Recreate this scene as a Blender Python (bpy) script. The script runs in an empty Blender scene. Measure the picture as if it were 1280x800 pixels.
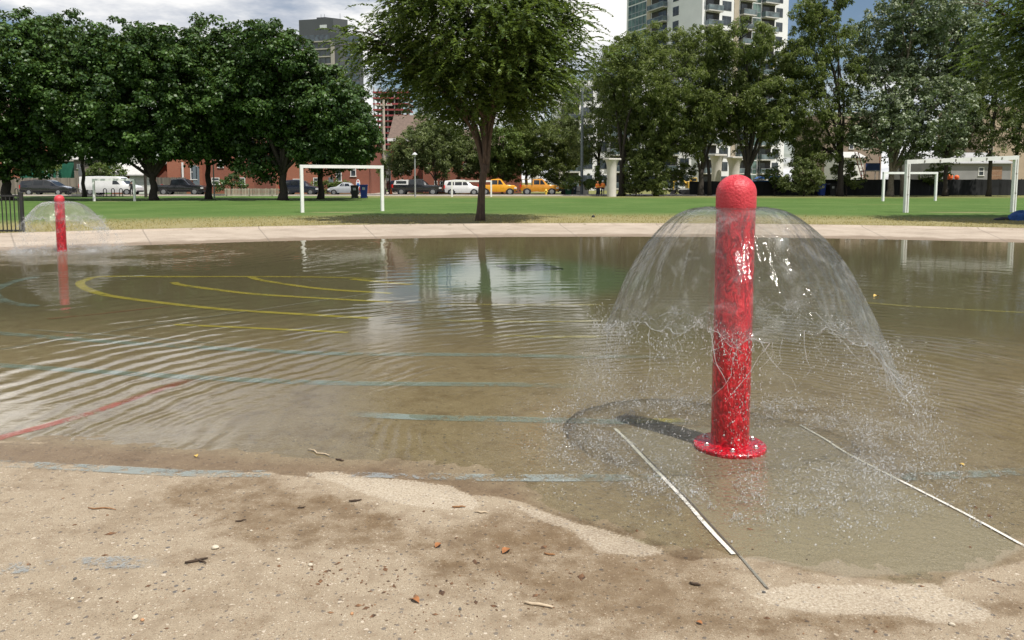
import bpy, math, random
import numpy as np
from mathutils import Vector, Matrix
R = math.radians
scene = bpy.context.scene
COL = scene.collection
rng = np.random.default_rng(7)
random.seed(7)

# ------------------------------------------------------------------ camera model (photo is 1280 x 800)
F_PX, VC, HORIZON, CAM_H = 960.0, 315.0, 228.0, 1.45
PITCH = math.atan((VC - HORIZON) / F_PX)
SP, CP = math.sin(PITCH), math.cos(PITCH)

def ray(u, v):
    a, b = (u - 640) / F_PX, -(v - VC) / F_PX
    return a, CP + SP * b, -SP + CP * b

def at(u, v, Y):
    """world point seen at photo pixel (u, v) at distance Y"""
    x, y, z = ray(u, v)
    t = Y / y
    return Vector((x * t, Y, CAM_H + z * t))

def gnd(u, v, z=0.0):
    x, y, dz = ray(u, v)
    t = (z - CAM_H) / dz
    return Vector((x * t, y * t, z))

def X(u, Y): return at(u, 240, Y).x
def Zv(v, Y): return at(640, v, Y).z

# ------------------------------------------------------------------ object helpers
def tag(o, label=None, cat=None, group=None, kind=None):
    if label: o['label'] = label
    if cat: o['category'] = cat
    if group: o['group'] = group
    if kind: o['kind'] = kind
    return o

def empty(name, loc=(0, 0, 0), rz=0.0, label=None, cat=None, group=None):
    o = bpy.data.objects.new(name, None)
    COL.objects.link(o)
    o.location = loc
    o.rotation_euler = (0, 0, rz)
    o.empty_display_size = 0.2
    return tag(o, label, cat, group)

def copy_tree(o, parent=None):
    c = o.copy()
    COL.objects.link(c)
    if parent: c.parent = parent
    for ch in list(o.children):
        copy_tree(ch, c)
    return c

class MB:
    """collects shapes, then builds ONE mesh object"""
    def __init__(s): s.v, s.f = [], []
    def add(s, vs, fs):
        n = len(s.v)
        s.v += [tuple(p) for p in vs]
        s.f += [tuple(i + n for i in f) for f in fs]
        return s
    def box(s, x0, x1, y0, y1, z0, z1):
        return s.add([(x0,y0,z0),(x1,y0,z0),(x1,y1,z0),(x0,y1,z0),(x0,y0,z1),(x1,y0,z1),(x1,y1,z1),(x0,y1,z1)],
                     [(0,3,2,1),(4,5,6,7),(0,1,5,4),(1,2,6,5),(2,3,7,6),(3,0,4,7)])
    def bbox(s, x0, x1, y0, y1, z0, z1, b=0.01):
        """box with chamfered vertical and top edges"""
        pl = lambda d: [(x0+d,y0),(x1-d,y0),(x1,y0+d),(x1,y1-d),(x1-d,y1),(x0+d,y1),(x0,y1-d),(x0,y0+d)]
        lo = [(x,y,z0) for x,y in pl(b)]; m = [(x,y,z1-b) for x,y in pl(b)]
        cx, cy = (x0+x1)/2, (y0+y1)/2
        t = [(x+(b if x<cx else -b), y+(b if y<cy else -b), z1) for x,y in pl(b)]
        fs = [tuple(range(7,-1,-1)), tuple(range(16,24))]
        for k in (0, 8):
            for i in range(8):
                j = (i+1)%8
                fs.append((k+i,k+j,k+8+j,k+8+i))
        return s.add(lo+m+t, fs)
    def tube(s, pts, rad, n=8, caps=True):
        pts = [Vector(p) for p in pts]
        if not hasattr(rad, '__len__'): rad = [rad]*len(pts)
        vs, fs = [], []
        ref = None
        for i, p in enumerate(pts):
            d = (pts[min(i+1,len(pts)-1)] - pts[max(i-1,0)])
            d = d.normalized() if d.length > 1e-9 else Vector((0,0,1))
            if ref is None:
                ref = d.orthogonal().normalized()
            ref = (ref - d*ref.dot(d))
            ref = ref.normalized() if ref.length > 1e-6 else d.orthogonal().normalized()
            b = d.cross(ref)
            for k in range(n):
                a = 2*math.pi*k/n
                vs.append(p + (ref*math.cos(a) + b*math.sin(a))*rad[i])
        for i in range(len(pts)-1):
            for k in range(n):
                k2 = (k+1)%n
                fs.append((i*n+k, i*n+k2, (i+1)*n+k2, (i+1)*n+k))
        if caps:
            fs.append(tuple(range(n-1,-1,-1)))
            fs.append(tuple((len(pts)-1)*n+k for k in range(n)))
        return s.add(vs, fs)
    def lathe(s, prof, n=24, c=(0,0,0), ax='z'):
        vs, fs = [], []
        for r, h in prof:
            for k in range(n):
                a = 2*math.pi*k/n
                q = (r*math.cos(a), r*math.sin(a), h)
                if ax == 'y': q = (q[0], q[2], q[1])
                if ax == 'x': q = (q[2], q[0], q[1])
                vs.append((q[0]+c[0], q[1]+c[1], q[2]+c[2]))
        for i in range(len(prof)-1):
            for k in range(n):
                k2 = (k+1)%n
                fs.append((i*n+k, i*n+k2, (i+1)*n+k2, (i+1)*n+k))
        fs.append(tuple(range(n-1,-1,-1)))
        fs.append(tuple((len(prof)-1)*n+k for k in range(n)))
        return s.add(vs, fs)
    def prism(s, poly, axis, a, b):
        """polygon of (p, q) extruded along an axis from a to b"""
        def mk(p, q, t): return {'x':(t,p,q),'y':(p,t,q),'z':(p,q,t)}[axis]
        n = len(poly)
        vs = [mk(p,q,a) for p,q in poly] + [mk(p,q,b) for p,q in poly]
        fs = [tuple(range(n)), tuple(range(2*n-1,n-1,-1))]
        fs += [(i, n+i, n+(i+1)%n, (i+1)%n) for i in range(n)]
        return s.add(vs, fs)
    def build(s, name, mat, parent=None, smooth=False, loc=None, fix=True):
        me = bpy.data.meshes.new(name)
        me.from_pydata(s.v, [], s.f)
        if fix:
            import bmesh
            bm = bmesh.new(); bm.from_mesh(me)
            bmesh.ops.recalc_face_normals(bm, faces=bm.faces)
            bm.to_mesh(me); bm.free()
        return link(name, me, mat, parent, smooth, loc)

def link(name, me, mat, parent=None, smooth=False, loc=None):
    if mat: me.materials.append(mat)
    if smooth:
        me.polygons.foreach_set('use_smooth', [True]*len(me.polygons))
        if smooth == 'auto':
            me.polygons.foreach_set('use_smooth', [True]*len(me.polygons))
            try: me.set_sharp_from_angle(angle=R(40))
            except Exception: pass
    o = bpy.data.objects.new(name, me)
    COL.objects.link(o)
    if parent: o.parent = parent
    if loc: o.location = loc
    return o

def np_mesh(name, V, Fq, mat, parent=None, smooth=False, attrs=None, loc=None):
    """mesh from numpy arrays: V (n,3), Fq (m,k)"""
    me = bpy.data.meshes.new(name)
    m, k = Fq.shape
    me.vertices.add(len(V)); me.vertices.foreach_set('co', np.ascontiguousarray(V, np.float32).ravel())
    me.loops.add(m*k); me.loops.foreach_set('vertex_index', np.ascontiguousarray(Fq, np.int32).ravel())
    me.polygons.add(m); me.polygons.foreach_set('loop_start', np.arange(0, m*k, k, dtype=np.int32))
    me.update(calc_edges=True)
    if attrs:
        for an, arr in attrs.items():
            at_ = me.attributes.new(an, 'FLOAT', 'POINT')
            at_.data.foreach_set('value', np.ascontiguousarray(arr, np.float32))
    me.validate()
    return link(name, me, mat, parent, smooth, loc)

# ------------------------------------------------------------------ material helpers
class NT:
    def __init__(s, tree): s.t = tree; s.n = tree.nodes; s.l = tree.links
    def new(s, typ, **kw):
        nd = s.n.new(typ)
        for k, v in kw.items():
            if k in nd.inputs.keys() if isinstance(k, str) else False:
                s.set(nd.inputs[k], v)
            else:
                setattr(nd, k, v)
        return nd
    def set(s, inp, v):
        if isinstance(v, bpy.types.NodeSocket): s.l.new(v, inp)
        else:
            if inp.type == 'RGBA' and len(v) == 3: v = (*v, 1)
            inp.default_value = v
    def math(s, op, a, b=None, c=None, clamp=False):
        nd = s.n.new('ShaderNodeMath'); nd.operation = op; nd.use_clamp = clamp
        for i, q in enumerate((a, b, c)):
            if q is not None: s.set(nd.inputs[i], q)
        return nd.outputs[0]
    def vmath(s, op, a, b=None, sc=None):
        nd = s.n.new('ShaderNodeVectorMath'); nd.operation = op
        s.set(nd.inputs[0], a)
        if b is not None: s.set(nd.inputs[1], b)
        if sc is not None: s.set(nd.inputs['Scale'], sc)
        return nd.outputs['Value'] if op in ('LENGTH','DISTANCE','DOT_PRODUCT') else nd.outputs[0]
    def noise(s, vec, scale, detail=3, rough=0.55, out='Fac', dist=0.0):
        nd = s.n.new('ShaderNodeTexNoise')
        s.set(nd.inputs['Vector'], vec); nd.inputs['Scale'].default_value = scale
        nd.inputs['Detail'].default_value = detail; nd.inputs['Roughness'].default_value = rough
        nd.inputs['Distortion'].default_value = dist
        return nd.outputs[out]
    def voro(s, vec, scale, feature='F1', out='Distance', rand=1.0):
        nd = s.n.new('ShaderNodeTexVoronoi'); nd.feature = feature
        s.set(nd.inputs['Vector'], vec); nd.inputs['Scale'].default_value = scale
        nd.inputs['Randomness'].default_value = rand
        return nd.outputs[out]
    def ramp(s, fac, stops, interp='LINEAR'):
        nd = s.n.new('ShaderNodeValToRGB'); nd.color_ramp.interpolation = interp
        e = nd.color_ramp.elements
        while len(e) < len(stops): e.new(0.5)
        for q, (p, c) in zip(e, stops):
            q.position = p
            q.color = (c, c, c, 1) if not hasattr(c, '__len__') else (*c, 1)
        s.set(nd.inputs[0], fac)
        return nd.outputs[0]
    def mix(s, fac, a, b, blend='MIX'):
        nd = s.n.new('ShaderNodeMix'); nd.data_type = 'RGBA'; nd.blend_type = blend
        s.set(nd.inputs[0], fac); s.set(nd.inputs[6], a); s.set(nd.inputs[7], b)
        return nd.outputs[2]
    def step(s, x, lo, hi):
        nd = s.n.new('ShaderNodeMapRange'); nd.interpolation_type = 'SMOOTHSTEP'
        s.set(nd.inputs[0], x)
        s.set(nd.inputs[1], lo); s.set(nd.inputs[2], hi)
        return nd.outputs[0]
    def attr(s, name):
        nd = s.n.new('ShaderNodeAttribute'); nd.attribute_name = name
        return nd.outputs['Fac']
    def coord(s, out='Object'):
        return s.n.new('ShaderNodeTexCoord').outputs[out]
    def pos(s): return s.n.new('ShaderNodeNewGeometry').outputs['Position']
    def bump(s, h, strength=1.0, dist=1.0, normal=None):
        nd = s.n.new('ShaderNodeBump')
        s.set(nd.inputs['Height'], h); nd.inputs['Strength'].default_value = strength
        nd.inputs['Distance'].default_value = dist
        if normal is not None: s.set(nd.inputs['Normal'], normal)
        return nd.outputs[0]

def newmat(name):
    m = bpy.data.materials.new(name); m.use_nodes = True
    m.node_tree.nodes.clear()
    t = NT(m.node_tree)
    out = t.n.new('ShaderNodeOutputMaterial')
    return m, t, out

def principled(t, out, **kw):
    p = t.n.new('ShaderNodeBsdfPrincipled')
    for k, v in kw.items(): t.set(p.inputs[k], v)
    if out: t.l.new(p.outputs[0], out.inputs[0])
    return p

MATS = {}
def pm(name, col, rough=0.6, var=0.18, scale=6.0, bump=0.0, metal=0.0, bscale=None, **kw):
    """painted / plain surface with soft mottling and fine bump"""
    if name in MATS: return MATS[name]
    m, t, out = newmat(name)
    co = t.coord()
    nz = t.noise(co, scale, 4)
    c2 = tuple(max(0, c*(1-var)) for c in col); c1 = tuple(min(1, c*(1+var)) for c in col)
    c = t.ramp(nz, [(0.3, c2), (0.7, c1)])
    rr = t.math('ADD', t.math('MULTIPLY', nz, 0.16), rough-0.08)
    p = principled(t, out, **{'Base Color': c, 'Roughness': rr, 'Metallic': metal}, **kw)
    if bump:
        t.l.new(t.bump(t.noise(co, bscale or scale*8, 3), 0.6, bump), p.inputs['Normal'])
    MATS[name] = m
    return m

def brick_mat(name, c1, c2, mortar, scale=1.0):
    m, t, out = newmat(name)
    co = t.coord()
    s = t.n.new('ShaderNodeSeparateXYZ'); t.l.new(co, s.inputs[0])
    cb = t.n.new('ShaderNodeCombineXYZ')
    t.l.new(t.math('ADD', s.outputs[0], s.outputs[1]), cb.inputs[0]); t.l.new(s.outputs[2], cb.inputs[1])
    b = t.n.new('ShaderNodeTexBrick')
    t.l.new(cb.outputs[0], b.inputs['Vector'])
    b.inputs['Scale'].default_value = 1.0/scale
    b.inputs['Brick Width'].default_value = 0.24; b.inputs['Row Height'].default_value = 0.08
    b.inputs['Mortar Size'].default_value = 0.008
    for k, c in (('Color1', c1), ('Color2', c2), ('Mortar', mortar)): b.inputs[k].default_value = (*c, 1)
    cc = t.mix(t.math('MULTIPLY', t.noise(co, 1.3, 4), 0.12), b.outputs[0], (0.09, 0.03, 0.02))
    principled(t, out, **{'Base Color': cc, 'Roughness': 0.85})
    return m

def glass_mat(name, tint=(0.03, 0.04, 0.05)):
    m, t, out = newmat(name)
    nz = t.noise(t.coord(), 0.6, 2)
    c = t.ramp(nz, [(0.35, tuple(q*0.5 for q in tint)), (0.65, tuple(q*1.6 for q in tint))])
    principled(t, out, **{'Base Color': c, 'Roughness': 0.06, 'IOR': 1.5})
    return m

def leaf_mat(name, dark, light, trans=0.35, gloss=0.35, tip=None):
    m, t, out = newmat(name)
    a = t.attr('tint')
    c = t.ramp(a, [(0.0, dark), (0.55, tuple((d+l)/2 for d, l in zip(dark, light))), (1.0, light)])
    pr = principled(t, None, **{'Base Color': c, 'Roughness': 0.45, 'Specular IOR Level': gloss})
    tr = t.n.new('ShaderNodeBsdfTranslucent')
    t.set(tr.inputs[0], t.mix(0.6, c, (0.16, 0.22, 0.03)))
    mx = t.n.new('ShaderNodeMixShader'); mx.inputs[0].default_value = trans
    t.l.new(pr.outputs[0], mx.inputs[1]); t.l.new(tr.outputs[0], mx.inputs[2])
    t.l.new(mx.outputs[0], out.inputs[0])
    return m

def bark_mat(name, col):
    m, t, out = newmat(name)
    co = t.coord()
    st = t.vmath('MULTIPLY', co, (9, 9, 1.6))
    nz = t.noise(st, 2.2, 5, 0.65)
    c = t.ramp(nz, [(0.25, tuple(q*0.35 for q in col)), (0.55, col), (0.8, tuple(min(1, q*1.7) for q in col))])
    p = principled(t, out, **{'Base Color': c, 'Roughness': 0.9})
    t.l.new(t.bump(nz, 0.8, 0.04), p.inputs['Normal'])
    return m

def vnoise2(x, y, seed=0):
    """smooth value noise on arrays, about -1..1"""
    xi, yi = np.floor(x).astype(np.int64), np.floor(y).astype(np.int64)
    fx, fy = x - xi, y - yi
    fx, fy = fx*fx*(3-2*fx), fy*fy*(3-2*fy)
    def h(a, b):
        n = (a*374761393 + b*668265263 + seed*1442695041) & 0x7fffffff
        n = ((n ^ (n >> 13))*1274126177) & 0x7fffffff
        return ((n ^ (n >> 16)) & 0xffff)/32767.5 - 1
    return (h(xi,yi)*(1-fx)+h(xi+1,yi)*fx)*(1-fy) + (h(xi,yi+1)*(1-fx)+h(xi+1,yi+1)*fx)*fy

def fbm2(x, y, seed=0, oct=4):
    s, a, tot = 0, 1.0, 0
    for i in range(oct):
        s = s + a*vnoise2(x*2**i, y*2**i, seed+i); tot += a; a *= 0.5
    return s/tot
# ------------------------------------------------------------------ camera, sky, sun
cam_d = bpy.data.cameras.new('camera'); cam = bpy.data.objects.new('camera', cam_d); COL.objects.link(cam)
cam.location = (0, 0, CAM_H); cam.rotation_euler = (math.pi/2 - PITCH, 0, 0)
cam_d.sensor_width = 36; cam_d.lens = 36*F_PX/1280
cam_d.shift_y = -(400 - VC)/1280
cam_d.clip_start = 0.05; cam_d.clip_end = 9000
scene.camera = cam

SUN_EL = R(64); SUN_DIR = Vector((0.66, -0.75, 0)).normalized()   # towards the sun, horizontally
sd = bpy.data.lights.new('sun', 'SUN'); sun = bpy.data.objects.new('sun', sd); COL.objects.link(sun)
sd.energy = 5.0; sd.angle = R(0.53); sd.color = (1.0, 0.955, 0.88)
to_sun = Vector((SUN_DIR.x*math.cos(SUN_EL), SUN_DIR.y*math.cos(SUN_EL), math.sin(SUN_EL)))
sun.rotation_euler = to_sun.to_track_quat('Z', 'Y').to_euler()
sun.location = (20, -20, 60)

world = bpy.data.worlds.new('World'); scene.world = world; world.use_nodes = True
world.node_tree.nodes.clear()
t = NT(world.node_tree)
wo = t.n.new('ShaderNodeOutputWorld')
sky = t.n.new('ShaderNodeTexSky'); sky.sky_type = 'NISHITA'; sky.sun_disc = False
sky.sun_elevation = SUN_EL; sky.sun_rotation = math.atan2(to_sun.x, to_sun.y)
sky.air_density = 1.0; sky.dust_density = 0.6; sky.ozone_density = 1.5
bg = t.n.new('ShaderNodeBackground'); t.l.new(sky.outputs[0], bg.inputs[0]); bg.inputs[1].default_value = 0.07
# procedural clouds on a flat deck overhead
gen = t.coord('Generated')
sp = t.n.new('ShaderNodeSeparateXYZ'); t.l.new(gen, sp.inputs[0])
zz = t.math('ADD', t.math('MAXIMUM', sp.outputs[2], 0.0), 0.16)
cv = t.n.new('ShaderNodeCombineXYZ')
t.l.new(t.math('DIVIDE', sp.outputs[0], zz), cv.inputs[0]); t.l.new(t.math('DIVIDE', sp.outputs[1], zz), cv.inputs[1])
cvec = t.vmath('ADD', cv.outputs[0], (3.1, 1.7, 0.4))
n1 = t.noise(cvec, 0.62, 7, 0.56)
n2 = t.noise(t.vmath('ADD', cvec, (0.07, 0.10, 0.3)), 1.7, 6, 0.6)
gx_, gy_, gz_ = ray(512, 112); gl_ = math.sqrt(gx_*gx_+gy_*gy_+gz_*gz_)
gd = t.vmath('LENGTH', t.vmath('MULTIPLY', t.vmath('SUBTRACT', gen, (gx_/gl_, gy_/gl_, gz_/gl_)), (1.0, 1.0, 1.35)))
gap = t.step(t.math('ADD', gd, t.math('MULTIPLY', t.math('SUBTRACT', n2, 0.5), 0.10)), 0.035, 0.075)
cover = t.math('MULTIPLY', t.step(n1, 0.43, 0.55), gap)
shade = t.step(t.math('ADD', t.math('MULTIPLY', n2, 0.6), t.math('MULTIPLY', n1, 0.5)), 0.46, 0.64)
ccol = t.mix(shade, (0.42, 0.465, 0.55), (1.0, 0.985, 0.96))
# brighter cloud bank added above the frame at left to brighten the water's reflection
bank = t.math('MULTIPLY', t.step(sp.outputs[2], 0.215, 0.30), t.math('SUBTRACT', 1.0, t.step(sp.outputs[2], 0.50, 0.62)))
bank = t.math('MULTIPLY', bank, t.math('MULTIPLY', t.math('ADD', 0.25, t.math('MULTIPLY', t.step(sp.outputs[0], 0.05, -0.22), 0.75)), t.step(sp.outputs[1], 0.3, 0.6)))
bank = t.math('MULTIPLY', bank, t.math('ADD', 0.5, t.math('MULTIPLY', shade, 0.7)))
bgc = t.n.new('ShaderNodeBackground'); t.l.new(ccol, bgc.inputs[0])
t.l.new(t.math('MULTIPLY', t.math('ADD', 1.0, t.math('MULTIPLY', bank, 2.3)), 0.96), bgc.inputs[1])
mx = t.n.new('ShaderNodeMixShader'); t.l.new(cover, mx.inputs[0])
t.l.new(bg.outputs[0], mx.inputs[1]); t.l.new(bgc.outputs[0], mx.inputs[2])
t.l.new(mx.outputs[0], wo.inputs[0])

scene.view_settings.view_transform = 'Standard'; scene.view_settings.look = 'None'
scene.view_settings.gamma = 1.0; scene.view_settings.use_curve_mapping = False
scene.view_settings.exposure = 0.22
scene.render.engine = 'CYCLES'
cy = scene.cycles
cy.max_bounces = 10; cy.transparent_max_bounces = 24; cy.transmission_bounces = 10; cy.glossy_bounces = 4; cy.diffuse_bounces = 3
cy.caustics_reflective = False; cy.caustics_refractive = False
cy.sample_clamp_indirect = 6.0
cy.use_denoising = True; cy.denoiser = 'OPENIMAGEDENOISE'; cy.denoising_input_passes = 'RGB_ALBEDO_NORMAL'; cy.denoising_prefilter = 'ACCURATE'
cy.use_adaptive_sampling = False

# ------------------------------------------------------------------ the pool: floor, apron, lawn
PC = np.array([2.7, -3.25]); R_WATER, R_APRON = 23.9, 28.5
P1 = gnd(912, 557); P1 = (P1.x, P1.y)        # near fountain post
P2 = gnd(77.5, 313); P2 = (P2.x, P2.y)       # far fountain post

shore_px = [(-260,540),(-120,545),(0,551),(150,556),(330,566),(430,572),(500,578),(560,592),(640,606),(700,640),(760,665),
            (830,688),(915,694),(950,693),(1000,702),(1050,713),(1100,722),(1160,728),(1178,716),(1215,706),(1280,694),(1400,660),(1500,640)]
sh = sorted([tuple(gnd(u, v)[:2]) for u, v in shore_px])
SHX = np.array([p[0] for p in sh]); SHY = np.array([p[1] for p in sh])

def floor_z(x, y):
    x = np.asarray(x, float); y = np.asarray(y, float)
    r = np.hypot(x-PC[0], y-PC[1])
    far = -(R_WATER - r)*0.028
    far = np.where(r > R_WATER, np.minimum((r-R_WATER)*0.02, 0.1), far)
    tt = y - np.interp(x, SHX, SHY)
    near = np.where(tt > 0, -0.006*np.minimum(tt, 1.5) - 0.03*np.maximum(tt-1.5, 0), -tt*0.022)
    side = np.exp(-np.maximum(np.abs(x)-4, 0))        # beyond the frame the floor just dips away
    z = np.maximum(np.maximum(near, far), -0.16)
    return z + 0.0016*fbm2(x/0.35, y/0.35, 3, 3) + 0.0006*fbm2(x/0.05, y/0.05, 9, 2)

def gfloor(u, v):
    z = 0.0
    for _ in range(6):
        p = gnd(u, v, z); z = float(floor_z(p.x, p.y))
    return gnd(u, v, z)

def poly_px(pts): return np.array([gnd(u, v)[:2] for u, v in pts])
def sdist(px, py, poly):
    """signed distance to a polygon, positive inside"""
    n = len(poly); d = np.full(px.shape, 1e9); ins = np.zeros(px.shape, bool)
    for i in range(n):
        ax, ay = poly[i]; bx, by = poly[(i+1) % n]
        ex, ey = bx-ax, by-ay
        tt = np.clip(((px-ax)*ex+(py-ay)*ey)/(ex*ex+ey*ey+1e-12), 0, 1)
        d = np.minimum(d, np.hypot(px-ax-tt*ex, py-ay-tt*ey))
        c = ((ay > py) != (by > py)) & (px < (bx-ax)*(py-ay)/(by-ay+1e-12)+ax)
        ins ^= c
    return np.where(ins, d, -d)
def sstep(x, a, b):
    q = np.clip((x-a)/(b-a), 0, 1); return q*q*(3-2*q)

DAMP = poly_px([(-300,540),(0,551),(330,560),(640,560),(1280,560),(1600,560),(1500,640),(1280,697),(1185,722),(1165,735),(1060,722),(950,700),(920,697),
                (860,700),(760,672),(700,648),(640,628),(560,612),(480,603),(400,597),(330,592),(230,592),(120,584),(-300,570)])
STAIN = poly_px([(290,598),(400,596),(560,650),(700,640),(930,700),(960,740),(1240,735),(1330,720),(1400,800),(900,850),(690,800),(560,742),(380,700),(260,660),(210,622)])
DRY1 = poly_px([(385,592),(470,596),(560,610),(605,630),(590,640),(540,636),(480,628),(430,612)])
DRY2 = poly_px([(640,625),(740,658),(800,676),(838,690),(800,698),(750,690),(700,660),(640,640)])
DRY3 = poly_px([(935,745),(1000,733),(1080,730),(1170,732),(1180,748),(1240,768),(1230,778),(1165,782),(1090,775),(1000,768),(960,762)])
SLAB = poly_px([(766,533),(800,567),(850,619),(918,694),(1060,722),(1230,712),(1280,685),(1130,605),(1060,567),(1003,530)])

ys = np.concatenate([np.arange(-8, 1.2, 0.4), np.arange(1.2, 6.4, 0.02), np.arange(6.4, 12, 0.12), np.arange(12, 22.2, 0.3)])
xs = np.concatenate([np.arange(-23, -4.6, 0.4), np.arange(-4.6, 5.2, 0.02), np.arange(5.2, 28, 0.4)])
gx, gy = np.meshgrid(xs, ys)
gz = floor_z(gx, gy)
wob = 0.05*fbm2(gx/0.22, gy/0.22, 21, 4)
wob2 = 0.10*fbm2(gx/0.5, gy/0.5, 31, 4)
damp = sstep(sdist(gx, gy, DAMP) + wob, -0.05, 0.05)
tt = gy - np.interp(gx, SHX, SHY)
damp = np.maximum(damp, sstep(tt, -0.03, 0.02))
stain = sstep(sdist(gx, gy, STAIN) + wob2*2.4, -0.12, 0.16)*(0.75+0.25*fbm2(gx/0.15, gy/0.15, 5, 3))
dry = np.maximum(np.maximum(sstep(sdist(gx, gy, DRY1)+wob, -0.03, 0.03), sstep(sdist(gx, gy, DRY2)+wob, -0.03, 0.03)), sstep(sdist(gx, gy, DRY3)+wob, -0.02, 0.02))
slab = sstep(sdist(gx, gy, SLAB), -0.008, 0.008)
ny, nx = gx.shape
idx = np.arange(ny*nx).reshape(ny, nx)
quads = np.stack([idx[:-1,:-1], idx[:-1,1:], idx[1:,1:], idx[1:,:-1]], -1).reshape(-1, 4)
rr = np.hypot(gx-PC[0], gy-PC[1]).ravel()
quads = quads[(rr[quads] < 25.2).all(1)]

m, t, out = newmat('pool_concrete')
P = t.coord()
fl = t.vmath('MULTIPLY', P, (1, 1, 0))
big = t.noise(fl, 0.9, 5, 0.6); mid = t.noise(fl, 9, 5, 0.65); fine = t.noise(fl, 230, 3, 0.7); fin2 = t.noise(fl, 70, 4, 0.7)
base = t.ramp(fine, [(0.30, (0.140,0.108,0.072)), (0.5, (0.285,0.228,0.158)), (0.70, (0.455,0.378,0.275))])
base = t.mix(t.math('MULTIPLY', t.step(fin2, 0.35, 0.75), 0.5), base, (0.40,0.325,0.235))
base = t.mix(t.step(mid, 0.42, 0.75), base, (0.24,0.185,0.125))
# exposed pebbles: dark and pale ones
wv = t.vmath('ADD', fl, t.vmath('SCALE', t.noise(fl, 60, 2, 0.5, 'Color'), None, 0.012))
pv = t.n.new('ShaderNodeTexVoronoi'); t.l.new(wv, pv.inputs['Vector']); pv.inputs['Scale'].default_value = 50
rs = t.n.new('ShaderNodeSeparateColor'); t.l.new(pv.outputs['Color'], rs.inputs[0])
rad = t.math('MULTIPLY', rs.outputs[1], 0.42)
inside = t.step(t.math('SUBTRACT', rad, pv.outputs['Distance']), -0.03, 0.06)
worn = t.step(big, 0.38, 0.62)
darkp = t.math('MULTIPLY', inside, t.math('GREATER_THAN', rs.outputs[0], 0.70))
palep = t.math('MULTIPLY', inside, t.math('LESS_THAN', rs.outputs[0], 0.06))
base = t.mix(t.math('MULTIPLY', darkp, t.math('ADD', t.math('MULTIPLY', worn, 0.35), 0.6)), base, (0.10,0.092,0.088))
base = t.mix(t.math('MULTIPLY', palep, 0.65), base, (0.60,0.52,0.42))
pv2 = t.n.new('ShaderNodeTexVoronoi'); t.l.new(wv, pv2.inputs['Vector']); pv2.inputs['Scale'].default_value = 130
r2 = t.n.new('ShaderNodeSeparateColor'); t.l.new(pv2.outputs['Color'], r2.inputs[0])
in2 = t.step(t.math('SUBTRACT', t.math('MULTIPLY', r2.outputs[1], 0.5), pv2.outputs['Distance']), -0.03, 0.08)
base = t.mix(t.math('MULTIPLY', t.math('MULTIPLY', in2, t.math('GREATER_THAN', r2.outputs[0], 0.58)), 0.78), base, t.mix(r2.outputs[2], (0.09,0.075,0.06), (0.24,0.15,0.09)))
base = t.mix(t.math('MULTIPLY', t.math('MULTIPLY', in2, t.math('LESS_THAN', r2.outputs[0], 0.22)), 0.55), base, (0.62,0.55,0.45))
# stains, dry patches, the smoother grey slab
stn = t.step(t.math('ADD', t.attr('stain'), t.math('ADD', t.math('MULTIPLY', t.math('SUBTRACT', mid, 0.5), 1.5), t.math('MULTIPLY', t.math('SUBTRACT', fin2, 0.5), 1.3))), 0.12, 0.98)
stn = t.math('ADD', t.math('MULTIPLY', stn, 0.85), t.math('MULTIPLY', t.step(t.noise(fl, 2.6, 6, 0.7), 0.50, 0.66), 0.42), clamp=True)
base = t.mix(stn, base, t.mix(1.0, base, (0.52,0.44,0.345), 'MULTIPLY'))
dr = t.step(t.math('ADD', t.attr('dry'), t.math('ADD', t.math('MULTIPLY', t.math('SUBTRACT', fin2, 0.5), 2.2), t.math('MULTIPLY', t.math('SUBTRACT', mid, 0.5), 1.2))), 0.35, 0.85)
base = t.mix(t.math('MULTIPLY', dr, 0.42), base, t.ramp(t.noise(fl, 95, 4, 0.75), [(0.36,(0.22,0.18,0.13)), (0.5,(0.50,0.43,0.335)), (0.64,(0.72,0.66,0.55))]))
slabc = t.ramp(t.noise(fl, 130, 4, 0.75), [(0.3,(0.20,0.175,0.14)), (0.7,(0.52,0.46,0.375))])
base = t.mix(t.math('MULTIPLY', t.attr('slab'), t.math('SUBTRACT', 0.85, dr)), base, slabc)
# wet concrete is darker and shinier
we = t.math('MULTIPLY', t.step(t.math('ADD', t.attr('damp'), t.math('MULTIPLY', t.math('SUBTRACT', fin2, 0.5), 0.7)), 0.3, 0.62), t.math('SUBTRACT', 1.0, t.math('MULTIPLY', dr, 0.85)))
dz = t.n.new('ShaderNodeSeparateXYZ'); t.l.new(P, dz.inputs[0])
wetc = t.mix(1.0, base, t.mix(t.step(dz.outputs[2], -0.001, 0.004), (0.69,0.665,0.565), (0.56,0.485,0.395)), 'MULTIPLY')
base = t.mix(we, base, wetc)
dep = t.n.new('ShaderNodeSeparateXYZ'); t.l.new(P, dep.inputs[0])
deep_tint = t.step(t.math('MULTIPLY', dep.outputs[2], -1.0), 0.015, 0.14)   # olive tint of deeper water and its reflections, put into the floor colour
base = t.mix(t.math('MULTIPLY', deep_tint, 0.72), base, t.mix(big, (0.052,0.052,0.026), (0.092,0.083,0.045)))
grn = t.math('SUBTRACT', 1.0, t.step(t.vmath('LENGTH', t.vmath('MULTIPLY', t.vmath('SUBTRACT', fl, (0.3, 13.2, 0)), (0.55, 0.42, 0))), 0.75, 1.35))  # green of the tree's reflection by the drain, put into the floor colour
base = t.mix(t.math('MULTIPLY', grn, 0.75), base, (0.075,0.125,0.062))
rough = t.math('SUBTRACT', 0.92, t.math('MULTIPLY', we, 0.42))
p = principled(t, out, **{'Base Color': base, 'Roughness': rough, 'Specular IOR Level': 0.4})
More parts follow.
